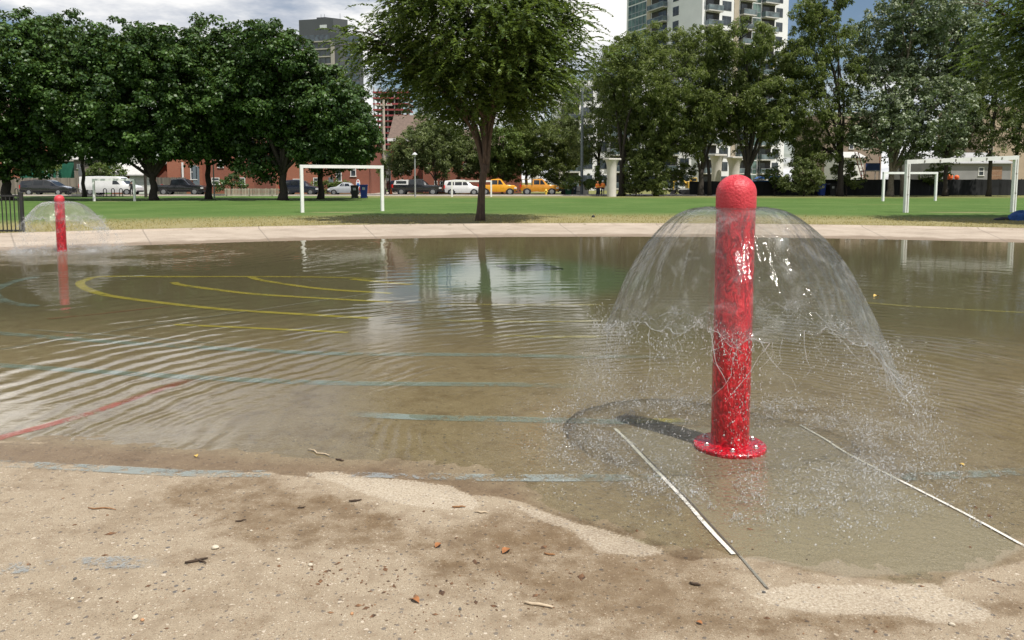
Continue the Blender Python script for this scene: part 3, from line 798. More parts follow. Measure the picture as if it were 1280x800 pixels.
def water_dome(base, zslot, rad, kf, cut, seed, label, drops_label, scale=1.0, nd=1.0, drift=(0, 0)):
    """umbrella of falling water: sheet, rims, strands; then the loose drops as one mass"""
    rg = np.random.default_rng(seed)
    root = empty('water_dome', (base[0], base[1], 0), 0, label, 'fountain water')
    na, ns = 720, 260
    az = np.linspace(-np.pi, np.pi, na, endpoint=False)
    lob = sum(rg.uniform(0.4, 1)*np.abs(np.cos(k*az/2+rg.uniform(0, 6.28)))/k**0.42 for k in (5, 8, 13, 21, 34))*0.13 - 0.14
    dcut = cut(az) + lob
    dmax = zslot - 0.06
    s = np.linspace(0, 1, ns)
    A, S = np.meshgrid(az, s)
    up_ = 0.30                                              # the jet leaves a little upwards
    qof = lambda d_: (up_ + np.sqrt(up_*up_ + 4*kf*np.maximum(d_, 0)))/(2*kf)
    rmax = float(qof(dmax))
    def surf(a, s_):
        r = rad*0.96 + s_*rmax
        q_ = np.maximum(r-rad*0.96, 0)
        d = kf*q_**2 - up_*q_
        lift = 0.0*np.sin(np.clip(s_*7, 0, 1)*np.pi)
        per = lambda q, f, sd: fbm2(np.cos(q)*f+9, np.sin(q)*f+5+S_*3.2, sd, 3)
        S_ = s_
        wob = per(a, 2.6, 40+seed)*0.050*np.clip(s_*1.5-0.15, 0, 1) + per(a, 7.0, 44+seed)*0.026*np.clip(s_*1.6-0.3, 0, 1) + per(a, 20.0, 50+seed)*0.0045*np.clip(s_*2.0-0.3, 0, 1)
        r = r*(1+0.05*np.cos(2*a+seed)*s_) + wob
        x = r*np.cos(a) + drift[0]*s_*s_; y = r*np.sin(a) + drift[1]*s_*s_
        return x, y, zslot + lift - d + wob*0.5, d
    x, y, z, d = surf(A, S)
    th = 0.0035
    def grid_normals(x, y, z):
        P = np.stack([x, y, z], -1)
        du = np.roll(P, -1, 1)-np.roll(P, 1, 1); dv = np.gradient(P, axis=0)
        n = np.cross(du, dv); n /= np.linalg.norm(n, axis=-1, keepdims=True)+1e-12
        return P, n
    Pm, Nn = grid_normals(x, y, z)
    sgn = np.sign((Nn[..., :2]*Pm[..., :2]).sum(-1)+1e-9)[..., None]; Nn = Nn*sgn
    idx = np.arange(na*ns).reshape(ns, na)
    q = np.stack([idx[:-1], np.roll(idx, -1, 1)[:-1], np.roll(idx, -1, 1)[1:], idx[1:]], -1)
    dmid = d[:-1]
    holes = []
    for hk in range(0):
        i = rg.integers(na); dd = dcut[i]*rg.uniform(0.72, 0.93)
        holes.append((az[i], math.sqrt(max(dd, 0.05)/(kf*0.97))/rmax, rg.uniform(0.05, 0.12), rg.uniform(0.03, 0.075)))
    jit = 0.02*fbm2(A[:-1]*9, S[:-1]*14, 77, 3)
    tear = fbm2(np.cos(A[:-1])*11+4, np.sin(A[:-1])*11+S[:-1]*9, 61+seed, 3)
    keep = (dmid + jit < dcut[None, :]) & (tear*0.5 < 0.20 + 1.0*(dcut[None, :]-dmid)/np.maximum(dcut[None, :], 0.1))
    for ha, hs, wa, ws in holes:
        keep &= (((A[:-1]-ha)/wa)**2 + ((S[:-1]-hs)/ws)**2) > 1
    qk = q[keep]
    outer = (Pm).reshape(-1, 3); inner = (Pm - Nn*th).reshape(-1, 3)
    n0 = len(outer)
    # outward winding for the outer face, inward for the inner one, closed along every edge of the kept part
    qo = qk[:, ::-1]; qi = qk + n0
    e = np.concatenate([qo[:, [0, 1]], qo[:, [1, 2]], qo[:, [2, 3]], qo[:, [3, 0]]])
    key = e[:, 0].astype(np.int64)*n0+e[:, 1]; rkey = e[:, 1].astype(np.int64)*n0+e[:, 0]
    bnd = e[~np.isin(key, rkey)]
    side_f = np.stack([bnd[:, 1], bnd[:, 0], bnd[:, 0]+n0, bnd[:, 1]+n0], -1)
    np_mesh('sheet', np.concatenate([outer, inner]), np.concatenate([qo, qi, side_f]), SHEET, root, True)
    sh_ = root.children[-1]; sh_.data.materials.append(SHEET_IN)
    mi = np.zeros(len(sh_.data.polygons), np.int32); mi[len(qo):len(qo)+len(qi)] = 1
    sh_.data.polygons.foreach_set('material_index', mi)
    # thick rim where the sheet tears, rims of holes, then strands that fall from it
    mb = MB()
    def pos(a, dd, off=0.0):
        s_ = float(qof(max(dd, 0.0)))/rmax
        xx, yy, z_, _ = surf(np.array([a]), np.array([s_]))
        v = Vector((xx[0], yy[0], z_[0]))
        if off: v += Vector((math.cos(a), math.sin(a), 0.3))*off
        return v
    step_ = 3
    pts = [pos(az[i], max(0.05, dcut[i]-jit[np.searchsorted(d[:-1, i], dcut[i]).clip(0, ns-2), i])) for i in range(0, na, step_)]
    i = 0
    while i < len(pts)-6:                                   # broken rim pieces with beads
        L = int(rg.integers(4, 16))
        seg = pts[i:i+L]
        if len(seg) >= 3 and rg.random() < 0.8:
            rr_ = (0.0014+0.0022*rg.random(len(seg)))*scale
            rr_[0] = rr_[-1] = 0.0007
            mb.tube(seg, rr_, 6)
        i += L - 1
    for ha, hs, wa, ws in holes:
        pl = []
        for k in range(25):
            q_ = 2*math.pi*k/24
            s_ = np.array([hs+ws*math.sin(q_)]); a_ = np.array([ha+wa*math.cos(q_)])
            xx, yy, z_, _ = surf(a_, s_)
            pl.append((xx[0], yy[0], z_[0]))
        mb.tube(pl, list(0.0013+0.0018*rg.random(25)), 6, False)
    tips = []
    for k in range(int(64*nd+14)):
        i = rg.integers(na); a0 = az[i]; d0 = dcut[i]*rg.uniform(0.96, 1.0)
        L = rg.uniform(0.05, 0.30); n = 9
        da = rg.normal(0, 0.42); wv = rg.normal(0, 1, 2)
        pl = []; off0 = rg.normal(0, 0.05)
        for j in range(n):
            f = j/(n-1)
            v = pos(a0+da*f*L*2.2, min(d0+L*f, zslot-0.02), off0*f)
            v += Vector((wv[0]*math.sin(f*7+k), wv[1]*math.cos(f*6+k), 0.5*math.sin(f*9+k)))*(0.012+0.03*rg.random())*f
            pl.append(v)
        r0 = rg.uniform(0.0009, 0.0026)*scale
        mb.tube(pl, [r0*(1-0.6*j/(n-1))*(1+0.5*math.sin(j*2.3+k)) for j in range(n)], 6)
        tips.append(pl)
    for k in range(int(90*nd+30)):                              # webs between neighbouring strands
        a_, b_ = tips[rg.integers(len(tips))], tips[rg.integers(len(tips))]
        pa, pb = a_[rg.integers(3, 9)], b_[rg.integers(2, 7)]
        if (pa-pb).length > 0.15 or (pa-pb).length < 0.02: continue
        sag = Vector((rg.normal(0,1), rg.normal(0,1), -0.6+rg.normal(0,1)))*((pa-pb).length*0.28)
        pl = [pa.lerp(pb, j/8) + sag*(4*(j/8)*(1-j/8)) for j in range(9)]
        mb.tube(pl, [0.0010*(1+0.45*math.sin(j*1.7+k)) for j in range(9)], 5)
    mb.build('strands', STRAND, root, True, fix=False)
    # loose drops
    c = np.array([(math.cos(i*2.399)*math.sqrt(max(0, 1-zz*zz)), math.sin(i*2.399)*math.sqrt(max(0, 1-zz*zz)), zz) for i, zz in ((0, 0),)])
    o8v = []; o8f = []
    rings, seg = 4, 6
    o8v.append((0, 0, 1))
    for i in range(1, rings):
        th_ = math.pi*i/rings
        for k in range(seg):
            o8v.append((math.sin(th_)*math.cos(2*math.pi*k/seg), math.sin(th_)*math.sin(2*math.pi*k/seg), math.cos(th_)))
    o8v.append((0, 0, -1)); last = len(o8v)-1
    for k in range(seg):
        k2 = (k+1) % seg
        o8f.append((0, 1+k, 1+k2))
        for i in range(rings-2):
            a0 = 1+i*seg
            o8f.append((a0+k, a0+seg+k, a0+seg+k2)); o8f.append((a0+k, a0+seg+k2, a0+k2))
        o8f.append((1+(rings-2)*seg+k, last, 1+(rings-2)*seg+k2))
    o8v = np.array(o8v); o8f = np.array(o8f)
    n1 = int(105000*nd); n2 = int(115000*nd)
    a = az[rg.integers(0, na, n1)] + rg.normal(0, 0.06, n1)
    # drops come in bunches
    bun = fbm2(np.cos(a)*7+3, np.sin(a)*7+3, 90+seed, 3)
    d0 = np.interp(a, az, dcut)
    dd = d0 + (zslot-0.0-d0)*np.where(rg.random(n1) < 0.5, rg.random(n1)**2.6, rg.random(n1)**0.9) - 0.03
    dd = np.minimum(dd, zslot-0.002)
    r = qof(dd)*rg.normal(1.0, 0.075, n1) + rad*0.96 + 0.03*rg.normal(0, 1, n1)
    s_ = np.clip((r-rad)/rmax, 0, 1.2)
    X1 = np.stack([r*np.cos(a)+drift[0]*s_*s_, r*np.sin(a)+drift[1]*s_*s_, zslot-dd], -1) + rg.normal(0, 0.012, (n1, 3))
    kp = rg.random(n1) < np.clip(0.35+2.4*bun+2.2*fbm2(X1[:,0]*9+X1[:,1]*5, X1[:,2]*9, 300+seed, 3), 0.015, 1)
    kp &= rg.random(len(a)) > 0.62*np.exp(-((np.angle(np.exp(1j*(a+1.40))))/0.45)**2)      # the sheet is thinner on the near side
    X1 = X1[kp]; n1 = len(X1)
    R1 = np.exp(rg.normal(math.log(0.00085), 0.6, n1))*scale
    S1 = np.stack([R1, R1, R1*np.exp(rg.uniform(0, 1.7, n1)*(rg.random(n1) < 0.5))], -1)
    # splash crown where it lands, all round and towards the viewer
    a2 = rg.uniform(-np.pi, np.pi, n2)
    rland = float(qof(zslot)) + rad
    r2 = np.abs(rland*0.86 + rg.normal(0, 0.22, n2))
    bun2 = fbm2(np.cos(a2)*r2*7, np.sin(a2)*r2*7, 191+seed, 3)
    z2 = 0.003 + rg.exponential(0.035, n2)*np.clip(0.4+2.2*bun2, 0.12, 2.5)
    X2 = np.stack([r2*np.cos(a2)+drift[0]*0.8, r2*np.sin(a2)+drift[1]*0.8, z2], -1)
    kp = rg.random(n2) < np.clip(0.22+2.6*bun2, 0.03, 1)
    X2 = X2[kp]; n2 = len(X2)
    R2 = np.exp(rg.normal(math.log(0.00085), 0.6, n2))*scale
    S2 = np.stack([R2*rg.uniform(0.8, 1.6, n2), R2, R2], -1)
    # little crowns where drops hit the water: rings of upright beads
    nc = int(260*nd)
    ac = rg.uniform(-np.pi, np.pi, nc); rc_ = np.abs(rland*0.86 + rg.normal(0, 0.18, nc)); cr_ = rg.uniform(0.007, 0.026, nc)
    kk = np.repeat(np.arange(nc), 16); aa = rg.uniform(-np.pi, np.pi, nc*16)
    X3 = np.stack([rc_[kk]*np.cos(ac[kk])+drift[0]*0.8+cr_[kk]*np.cos(aa), rc_[kk]*np.sin(ac[kk])+drift[1]*0.8+cr_[kk]*np.sin(aa), 0.003+cr_[kk]*rg.uniform(0.1, 1.0, nc*16)], -1)
    R3 = cr_[kk]*rg.uniform(0.04, 0.11, nc*16)*scale**0.5
    S3 = np.stack([R3, R3, R3*rg.uniform(1.2, 4.5, nc*16)], -1)
    X2 = np.concatenate([X2, X3]); S2 = np.concatenate([S2, S3])
    Xc = np.concatenate([X1, X2]); Sc = np.concatenate([S1, S2])
    Sc = np.minimum(Sc, 0.0052*scale)
    fl_ = Xc[:, 2] > 0.002; Xc, Sc = Xc[fl_], Sc[fl_]
    n = len(Xc)
    big = Sc.min(1) > 0.0013*scale
    ov = np.array([(1,0,0),(0,1,0),(-1,0,0),(0,-1,0),(0,0,1),(0,0,-1)], float)
    of = np.array([(0,1,4),(1,2,4),(2,3,4),(3,0,4),(1,0,5),(2,1,5),(3,2,5),(0,3,5)])
    Xb, Sb, Xs, Ss = Xc[big], Sc[big], Xc[~big], Sc[~big]
    Vb = (Xb[:, None, :] + o8v[None]*Sb[:, None, :]).reshape(-1, 3); Vs = (Xs[:, None, :] + ov[None]*Ss[:, None, :]).reshape(-1, 3)
    V = np.concatenate([Vb, Vs])
    Fc = np.concatenate([(o8f[None] + (np.arange(len(Xb))*len(o8v))[:, None, None]).reshape(-1, 3), (of[None] + len(Vb) + (np.arange(len(Xs))*6)[:, None, None]).reshape(-1, 3)])
    o = np_mesh('spray_drops', V + np.array([base[0], base[1], 0]), Fc, DROP, None, True)
    tag(o, drops_label, 'water spray', kind='stuff')
    return root

ZC1, ZS1 = at(918, 218, P1[1]).z, at(918, 262, P1[1]).z
spray_post(P1, ZC1, ZS1, 0.105, 'tall red spray post with rounded cap and bolted base in the near fountain', True)
ZC2, ZS2 = at(75, 243.5, P2[1]).z, at(75, 252.5, P2[1]).z
spray_post(P2, ZC2, ZS2, 0.098, 'small looking far red spray post near the black metal railing', False)
def ang_bump(az, c, w): return np.exp(-((np.angle(np.exp(1j*(az-c))))/w)**2)
water_dome(P1, ZS1, 0.105, 2.1, lambda a: 0.60 + 0.36*ang_bump(a, R(-8), 0.50) + 0.16*ang_bump(a, R(100), 0.8) + 0.06*ang_bump(a, R(180), 0.5), 3,
           'large umbrella of clear falling water around the near red post', 'scattered droplets and splashes under the near water umbrella', 1.0, 1.0, (0.06, 0.0))
water_dome(P2, ZS2, 0.098, 1.45, lambda a: 0.40 + 0.22*ang_bump(a, R(-5), 0.5), 8,
           'small umbrella of water around the far red post at left', 'scattered droplets and splashes under the far water umbrella', 2.0, 0.35, (0.12, 0.0))
# ------------------------------------------------------------------ trees
def leaf_mesh(name, C, N, D, L, W, tint, mat, parent, fold=0.0):
    """kite shaped leaves: centre C, normal N, direction D (all n x 3), length L, width W"""
    D = D - N*(D*N).sum(-1, keepdims=True); D /= np.linalg.norm(D, axis=-1, keepdims=True)+1e-9
    B = np.cross(N, D)
    L = L[:, None]; W = W[:, None]
    V = np.stack([C - D*L*0.5, C + B*W*0.5 - D*L*0.08 + N*W*fold, C + D*L*0.5, C - B*W*0.5 - D*L*0.08 + N*W*fold], 1).reshape(-1, 3)
    n = len(C)
    return np_mesh(name, V, np.arange(n*4).reshape(-1, 4), mat, parent, False, {'tint': np.repeat(np.clip(tint, 0, 1), 4)})

def unit(a): return a/(np.linalg.norm(a, axis=-1, keepdims=True)+1e-9)

def blob_tree(name, label, u, Y, blobs, leafm, barkm, leaf=(0.26, 0.2), fork_v=205, trunk_r=0.3, dens=1.0, clump=0.62, droop=0.0, open_=0.0,
              group=None, seed=0, deep=1.0, cat='tree', vflat=0.85, lean=0.0, extra_trunks=(), bark_taper=0.7, grow=1.1):
    """tree from crown masses given where the photo shows them (px centre, px radius); every mass gets its own depth"""
    rg = np.random.default_rng(1000+seed)
    bx = X(u, Y)
    root = empty(name, (bx, Y, 0), 0, label, cat, group)
    px = Y/F_PX
    fork = np.array([lean, 0, Zv(fork_v, Y)])
    BL = []
    for (bu, bv, br) in blobs:
        r = br*px*grow
        dy = rg.uniform(-1, 1)*r*0.9*deep
        w = at(bu, bv, Y+dy)
        BL.append((np.array([w.x-bx, dy, w.z]), r))
    # trunk and limbs
    tb = MB()
    n = 7
    tp = [Vector((fork[0]*(i/n)**1.5+0.05*math.sin(i*1.7+seed), 0.05*math.cos(i*1.3+seed), -0.05+(fork[2]+0.05)*i/n)) for i in range(n+1)]
    tb.tube(tp, [trunk_r*(1.35 if i == 0 else 1.1 if i == 1 else 1.0-(1-bark_taper)*i/n) for i in range(n+1)], 10)
    for et in extra_trunks:
        ex = X(et, Y)-bx
        top = Vector((ex*0.7, 0.4, fork[2]*1.5))
        tb.tube([Vector((ex, 0.3, -0.05)), Vector((ex*0.95, 0.3, fork[2]*0.6)), top], [trunk_r*0.8, trunk_r*0.6, trunk_r*0.4], 8)
    for i, (c, r) in enumerate(BL):
        a = Vector(fork) - Vector((0, 0, rg.uniform(0, 0.25)*fork[2]))
        b = Vector(c) + Vector((rg.normal(0, r*0.15), rg.normal(0, r*0.15), r*0.2))
        k1 = a.lerp(b, 0.3) + Vector((0, 0, 0.16*(b-a).length)) + Vector(rg.normal(0, 0.25, 3))
        k2 = a.lerp(b, 0.68) + Vector((0, 0, 0.08*(b-a).length)) + Vector(rg.normal(0, 0.3, 3))
        pl = catmull([tuple(a), tuple(k1), tuple(k2), tuple(b)], 5)
        rr_ = trunk_r*rg.uniform(0.42, 0.6)
        tb.tube([Vector(q) for q in pl], list(np.linspace(rr_, rr_*0.18, len(pl))), 7)
        for j in range(6):                                     # boughs inside each mass
            s0 = Vector(pl[int(rg.integers(len(pl)//2, len(pl)))])
            dv = unit(rg.normal(0, 1, 3)+np.array([0, 0, 0.3]))*r*rg.uniform(0.6, 0.95)
            e = Vector(c + dv)
            mid = s0.lerp(e, 0.5) + Vector((0, 0, 0.12*r))
            tb.tube([s0, mid, e], [rr_*0.32, rr_*0.2, 0.015], 5)
    tb.build('trunk', barkm, root, True, fix=False)
    # foliage: small leafy clumps on the masses, leaves on the clumps
    Cc, Nn, Dd, Ls, Ws, Tt = [], [], [], [], [], []
    for c, r in BL:
        lob = [(unit(rg.normal(0, 1, 3)), rg.uniform(0.12, 0.38)) for _ in range(7)]
        ncl = max(12, int(dens*1.25*4*math.pi*r*r/(math.pi*clump*clump)))
        dirs = unit(rg.normal(0, 1, (ncl, 3)))
        lum = 1 + sum(w*np.maximum(0, dirs@v)**3 for v, w in lob) - 0.16
        frac = 1 - 0.55*rg.random(ncl)**1.7
        cc = c + dirs*(r*lum*frac)[:, None]*np.array([1, 1, vflat])
        if open_: 
            kp = (fbm2(cc[:, 0]/1.6+seed, cc[:, 2]/1.6+cc[:, 1], 60+seed, 3) > -1+open_)
            cc, dirs, ncl = cc[kp], dirs[kp], int(kp.sum())
        ctint = np.clip(0.42 + 0.22*rg.normal(0, 1, ncl), 0, 1)
        nl = max(8, int(3.0*dens*clump*clump*4/(leaf[0]*leaf[1])*0.55))
        rc = clump*rg.uniform(0.6, 1.35, ncl)
        k = np.repeat(np.arange(ncl), nl)
        ld = unit(rg.normal(0, 1, (ncl*nl, 3)) + np.array([0, 0, 0.45]) + dirs[k]*0.4)
        pos = cc[k] + ld*(rc[k]*rg.uniform(0.45, 1.0, ncl*nl))[:, None]*np.array([1, 1, 0.72])
        if droop: pos[:, 2] -= droop*rg.random(ncl*nl)**2*rc[k]
        nn = unit(ld*0.8 + np.array([0, 0, 0.5]) + rg.normal(0, 0.55, (ncl*nl, 3)))
        dr = unit(rg.normal(0, 1, (ncl*nl, 3)) + ld*0.6 + np.array([0, 0, -0.5-droop]))
        Cc.append(pos); Nn.append(nn); Dd.append(dr)
        sz = rg.uniform(0.65, 1.3, ncl*nl)
        Ls.append(leaf[0]*sz); Ws.append(leaf[1]*sz); Tt.append(ctint[k] + rg.normal(0, 0.17, ncl*nl))
    Cc = np.concatenate(Cc)
    ok = Cc[:, 2] > 0.15
    cat_ = lambda q: np.concatenate(q)[ok]
    leaf_mesh('crown', Cc[ok], cat_(Nn), cat_(Dd), cat_(Ls), cat_(Ws), cat_(Tt), leafm, root, 0.12)
    return root

M_MAPLE = leaf_mat('maple_leaf', (0.018,0.046,0.010), (0.090,0.165,0.036), 0.2, 0.35)
M_LOCUST = leaf_mat('locust_leaf', (0.080,0.112,0.032), (0.265,0.305,0.105), 0.5, 0.25)
M_POPLAR = leaf_mat('poplar_leaf', (0.075,0.115,0.045), (0.36,0.40,0.27), 0.3, 0.5)
M_LIGHT = leaf_mat('light_leaf', (0.075,0.120,0.026), (0.20,0.265,0.075), 0.42, 0.3)
M_ZELK = leaf_mat('zelkova_leaf', (0.028,0.060,0.010), (0.150,0.215,0.042), 0.38, 0.5)
M_AIRY = leaf_mat('grey_leaf', (0.085,0.115,0.040), (0.23,0.265,0.11), 0.42, 0.25)
B_DARK = bark_mat('dark_bark', (0.045,0.036,0.028))
B_GREY = bark_mat('grey_bark', (0.115,0.090,0.072))
B_PALE = bark_mat('pale_bark', (0.20,0.165,0.125))

GM = 'dense dark maples along the left street'
blob_tree('maple_tree', 'dark dense maple at the far left behind the black railing', 8, 63,
          [(8,72,55),(-45,92,60),(62,62,40),(28,140,55),(78,120,42),(-25,160,48),(45,185,30),(88,165,30),(50,205,16),(-10,195,30)], M_MAPLE, B_DARK, fork_v=214, trunk_r=0.40, dens=1.25, group=GM, seed=1)
blob_tree('maple_tree', 'dark dense maple with a leaning bough above the white van', 192, 63,
          [(190,78,52),(138,72,44),(118,122,42),(228,84,46),(178,135,55),(243,136,42),(218,172,32),(150,160,40),(112,168,30),(130,186,24),(165,188,20),(235,192,20)], M_MAPLE, B_DARK, fork_v=216, trunk_r=0.34, dens=1.25, group=GM, seed=2)
blob_tree('maple_tree', 'narrow dark maple between the two broad maples', 261, 67,
          [(252,98,42),(268,150,40),(258,62,28),(285,120,36),(250,178,28),(285,170,30),(296,196,20)], M_MAPLE, B_DARK, fork_v=206, trunk_r=0.28, dens=1.25, group=GM, seed=3)
blob_tree('maple_tree', 'broad round topped dark maple left of the white goal', 354, 63,
          [(330,62,36),(355,74,36),(310,108,40),(396,112,40),(350,132,55),(300,158,38),(430,140,40),(390,158,40),(440,180,28),(330,182,30),(300,60,26),(318,205,20),(382,188,20),(286,90,26)], M_MAPLE, B_DARK, fork_v=212, trunk_r=0.36, dens=1.25, group=GM, seed=4)
blob_tree('maple_tree', 'lower dark maple behind the white goal', 401, 68,
          [(420,142,36),(448,168,26),(402,172,30),(428,195,22),(412,196,20),(450,196,16)], M_MAPLE, B_DARK, fork_v=204, trunk_r=0.27, dens=1.25, group=GM, seed=5)
blob_tree('maple_tree', 'dark leafy maple far behind the parked white van', 105, 76,
          [(100,80,46),(92,130,44),(130,110,40),(70,150,36)], M_MAPLE, B_DARK, fork_v=205, trunk_r=0.2, dens=1.25, group=GM, seed=6)

GL = 'tall loose trees behind the right of the field'
LT = dict(leafm=M_LOCUST, barkm=B_DARK, leaf=(0.36, 0.11), droop=0.7, clump=0.5, dens=1.1, group=GL, open_=0.8, vflat=0.8)
blob_tree('locust_tree', 'thin airy grey green tree left of the white flared column', 748, 90,
          [(748,108,26),(722,146,26),(765,140,24),(742,178,24),(704,160,18),(762,75,22),(728,190,18)], **{**LT, 'leafm': M_AIRY, 'dens': 0.75, 'open_': 0.72}, fork_v=190, trunk_r=0.2, seed=11)
blob_tree('locust_tree', 'tall tree right beside the white flared column', 777, 82,
          [(788,66,30),(770,96,26),(806,104,34),(776,142,30),(815,158,30),(796,182,24)], **LT, fork_v=200, trunk_r=0.36, seed=12)
blob_tree('locust_tree', 'tall tree with a pale trunk above the picnic table', 820, 82,
          [(838,58,32),(850,98,36),(868,136,32),(832,146,30),(846,182,26),(815,195,22)], **LT, fork_v=205, trunk_r=0.26, seed=13)
blob_tree('locust_tree', 'tall dark tree with twin trunks left of the near red cap', 876, 83,
          [(880,62,32),(900,98,32),(885,138,30),(906,160,24),(866,172,22)], **LT, fork_v=212, trunk_r=0.34, seed=14, extra_trunks=(888,))
blob_tree('locust_tree', 'tall tree with forked dark trunk behind the near red cap', 934, 82,
          [(925,50,32),(952,76,30),(930,116,36),(962,124,30),(902,128,24),(972,158,26),(990,104,26),(925,160,24)], **LT, fork_v=205, trunk_r=0.42, seed=15)
blob_tree('locust_tree', 'tall tree with top cut off by the frame above the blue bin', 1050, 81,
          [(1005,72,28),(1032,48,34),(1012,16,22),(1045,106,34),(1008,138,32),(1055,160,28),(1000,182,26),(1040,0,26),(1022,190,22)], **LT, fork_v=195, trunk_r=0.34, seed=16)
blob_tree('poplar_tree', 'broad silvery leaved poplar behind the right goal', 1113, 80,
          [(1090,66,40),(1130,34,44),(1160,78,46),(1112,120,48),(1160,136,42),(1196,52,36),(1204,110,30),(1130,176,34),(1092,165,32),(1182,170,26),(1150,8,40),(1205,20,34)],
          M_POPLAR, B_PALE, leaf=(0.27, 0.2), fork_v=214, trunk_r=0.34, dens=0.95, clump=0.6, open_=0.5, seed=17, extra_trunks=(1130,))
blob_tree('locust_tree', 'slim dark tree between the posts of the near right goal', 1181, 80,
          [(1202,146,28),(1216,96,26),(1190,184,18),(1222,60,28)], **{**LT, 'leafm': M_POPLAR}, fork_v=190, trunk_r=0.22, seed=18)
blob_tree('locust_tree', 'thin airy tree beside the right post of the near right goal', 1236, 79,
          [(1240,116,28),(1252,156,24),(1226,166,18),(1246,76,28),(1236,186,12)], **{**LT, 'leafm': M_AIRY, 'dens': 0.8, 'open_': 0.7}, fork_v=180, trunk_r=0.22, seed=19)
blob_tree('locust_tree', 'thin tree at the far right edge of the field', 1268, 79,
          [(1276,140,26),(1288,100,30),(1282,176,18)], **{**LT, 'leafm': M_AIRY}, fork_v=190, trunk_r=0.2, seed=20)
GS = 'smaller street trees behind the middle of the field'
ST = dict(leafm=M_LIGHT, barkm=B_GREY, leaf=(0.30, 0.12), droop=0.3, clump=0.5, dens=1.15, group=GS, open_=0.7, vflat=0.7)
blob_tree('street_tree', 'rounded light green tree behind the lamp post', 545, 95,
          [(545,170,30),(518,186,28),(575,182,30),(552,200,26),(506,206,20),(590,206,20),(548,186,34),(530,168,22)], **{**ST, 'leafm': M_AIRY, 'dens': 1.2, 'open_': 0.75}, fork_v=222, trunk_r=0.16, seed=21)
blob_tree('street_tree', 'bright green tree just right of the big tree trunk', 628, 96,
          [(626,178,26),(606,204,20),(648,188,24),(640,212,16),(622,205,24),(660,205,16)], **ST, fork_v=225, trunk_r=0.14, seed=22)
blob_tree('street_tree', 'mid green tree above the parked yellow pickups', 658, 97,
          [(668,172,26),(690,190,24),(712,196,22),(650,160,22),(698,168,20),(680,210,18)], **{**ST, 'leafm': M_LOCUST}, fork_v=210, trunk_r=0.22, seed=23)
blob_tree('street_tree', 'small leafy tree left of the brick terrace', 487, 96,
          [(486,200,10),(480,215,8),(490,212,9)], **{**ST, 'clump': 0.4}, fork_v=226, trunk_r=0.1, seed=24)
GB = 'bushes along the far edge of the field'
BS = dict(barkm=B_DARK, fork_v=236, trunk_r=0.08, group=GB, cat='bush', clump=0.34, dens=1.0)
for i, (u, Y, bl, mt, lab) in enumerate([
    (752, 84, [(746,224,9),(741,232,8),(748,214,5)], M_LIGHT, 'bright bush just left of the white flared column'),
    (795, 81, [(796,226,17),(810,222,20),(787,236,8),(822,236,10),(802,205,20)], M_LOCUST, 'dark bush between the column and the pale trunk'),
    (845, 86, [(840,222,14),(858,214,12)], M_LOCUST, 'bush above the picnic table'),
    (1005, 80, [(1004,214,18),(990,228,12),(1016,226,14),(1010,236,10)], M_AIRY, 'pale green bush left of the blue bin'),
    (968, 83, [(965,218,10),(975,230,9)], M_LIGHT, 'light bush near the orange ball at the dark fence'),
    (1058, 82, [(1056,212,14),(1066,226,10)], M_LOCUST, 'dark bush right of the black bin'),
    (1185, 84, [(1172,214,12),(1160,222,10)], M_LIGHT, 'light bush seen through the near right goal'),
    (130, 94, [(122,214,10),(136,212,10),(148,218,8),(112,217,8)], M_LIGHT, 'yellow green bush above the wooden fence'),
    (290, 84, [(290,226,9),(278,232,7),(302,232,6)], M_MAPLE, 'dark bush behind the picket fence'),
    (415, 92, [(392,234,7),(405,233,8),(420,232,8),(432,233,6)], M_LIGHT, 'low hedge in front of the brick houses'),
    (716, 85, [(708,232,6),(720,226,8),(738,230,6)], M_LIGHT, 'light bush beside the grey utility post'),
    (702, 96, [(700,222,12),(690,228,8)], M_LOCUST, 'bush behind the yellow trailer')]):
    blob_tree('bush', lab, u, Y, bl, mt, leaf=(0.2, 0.13), seed=40+i, **BS)

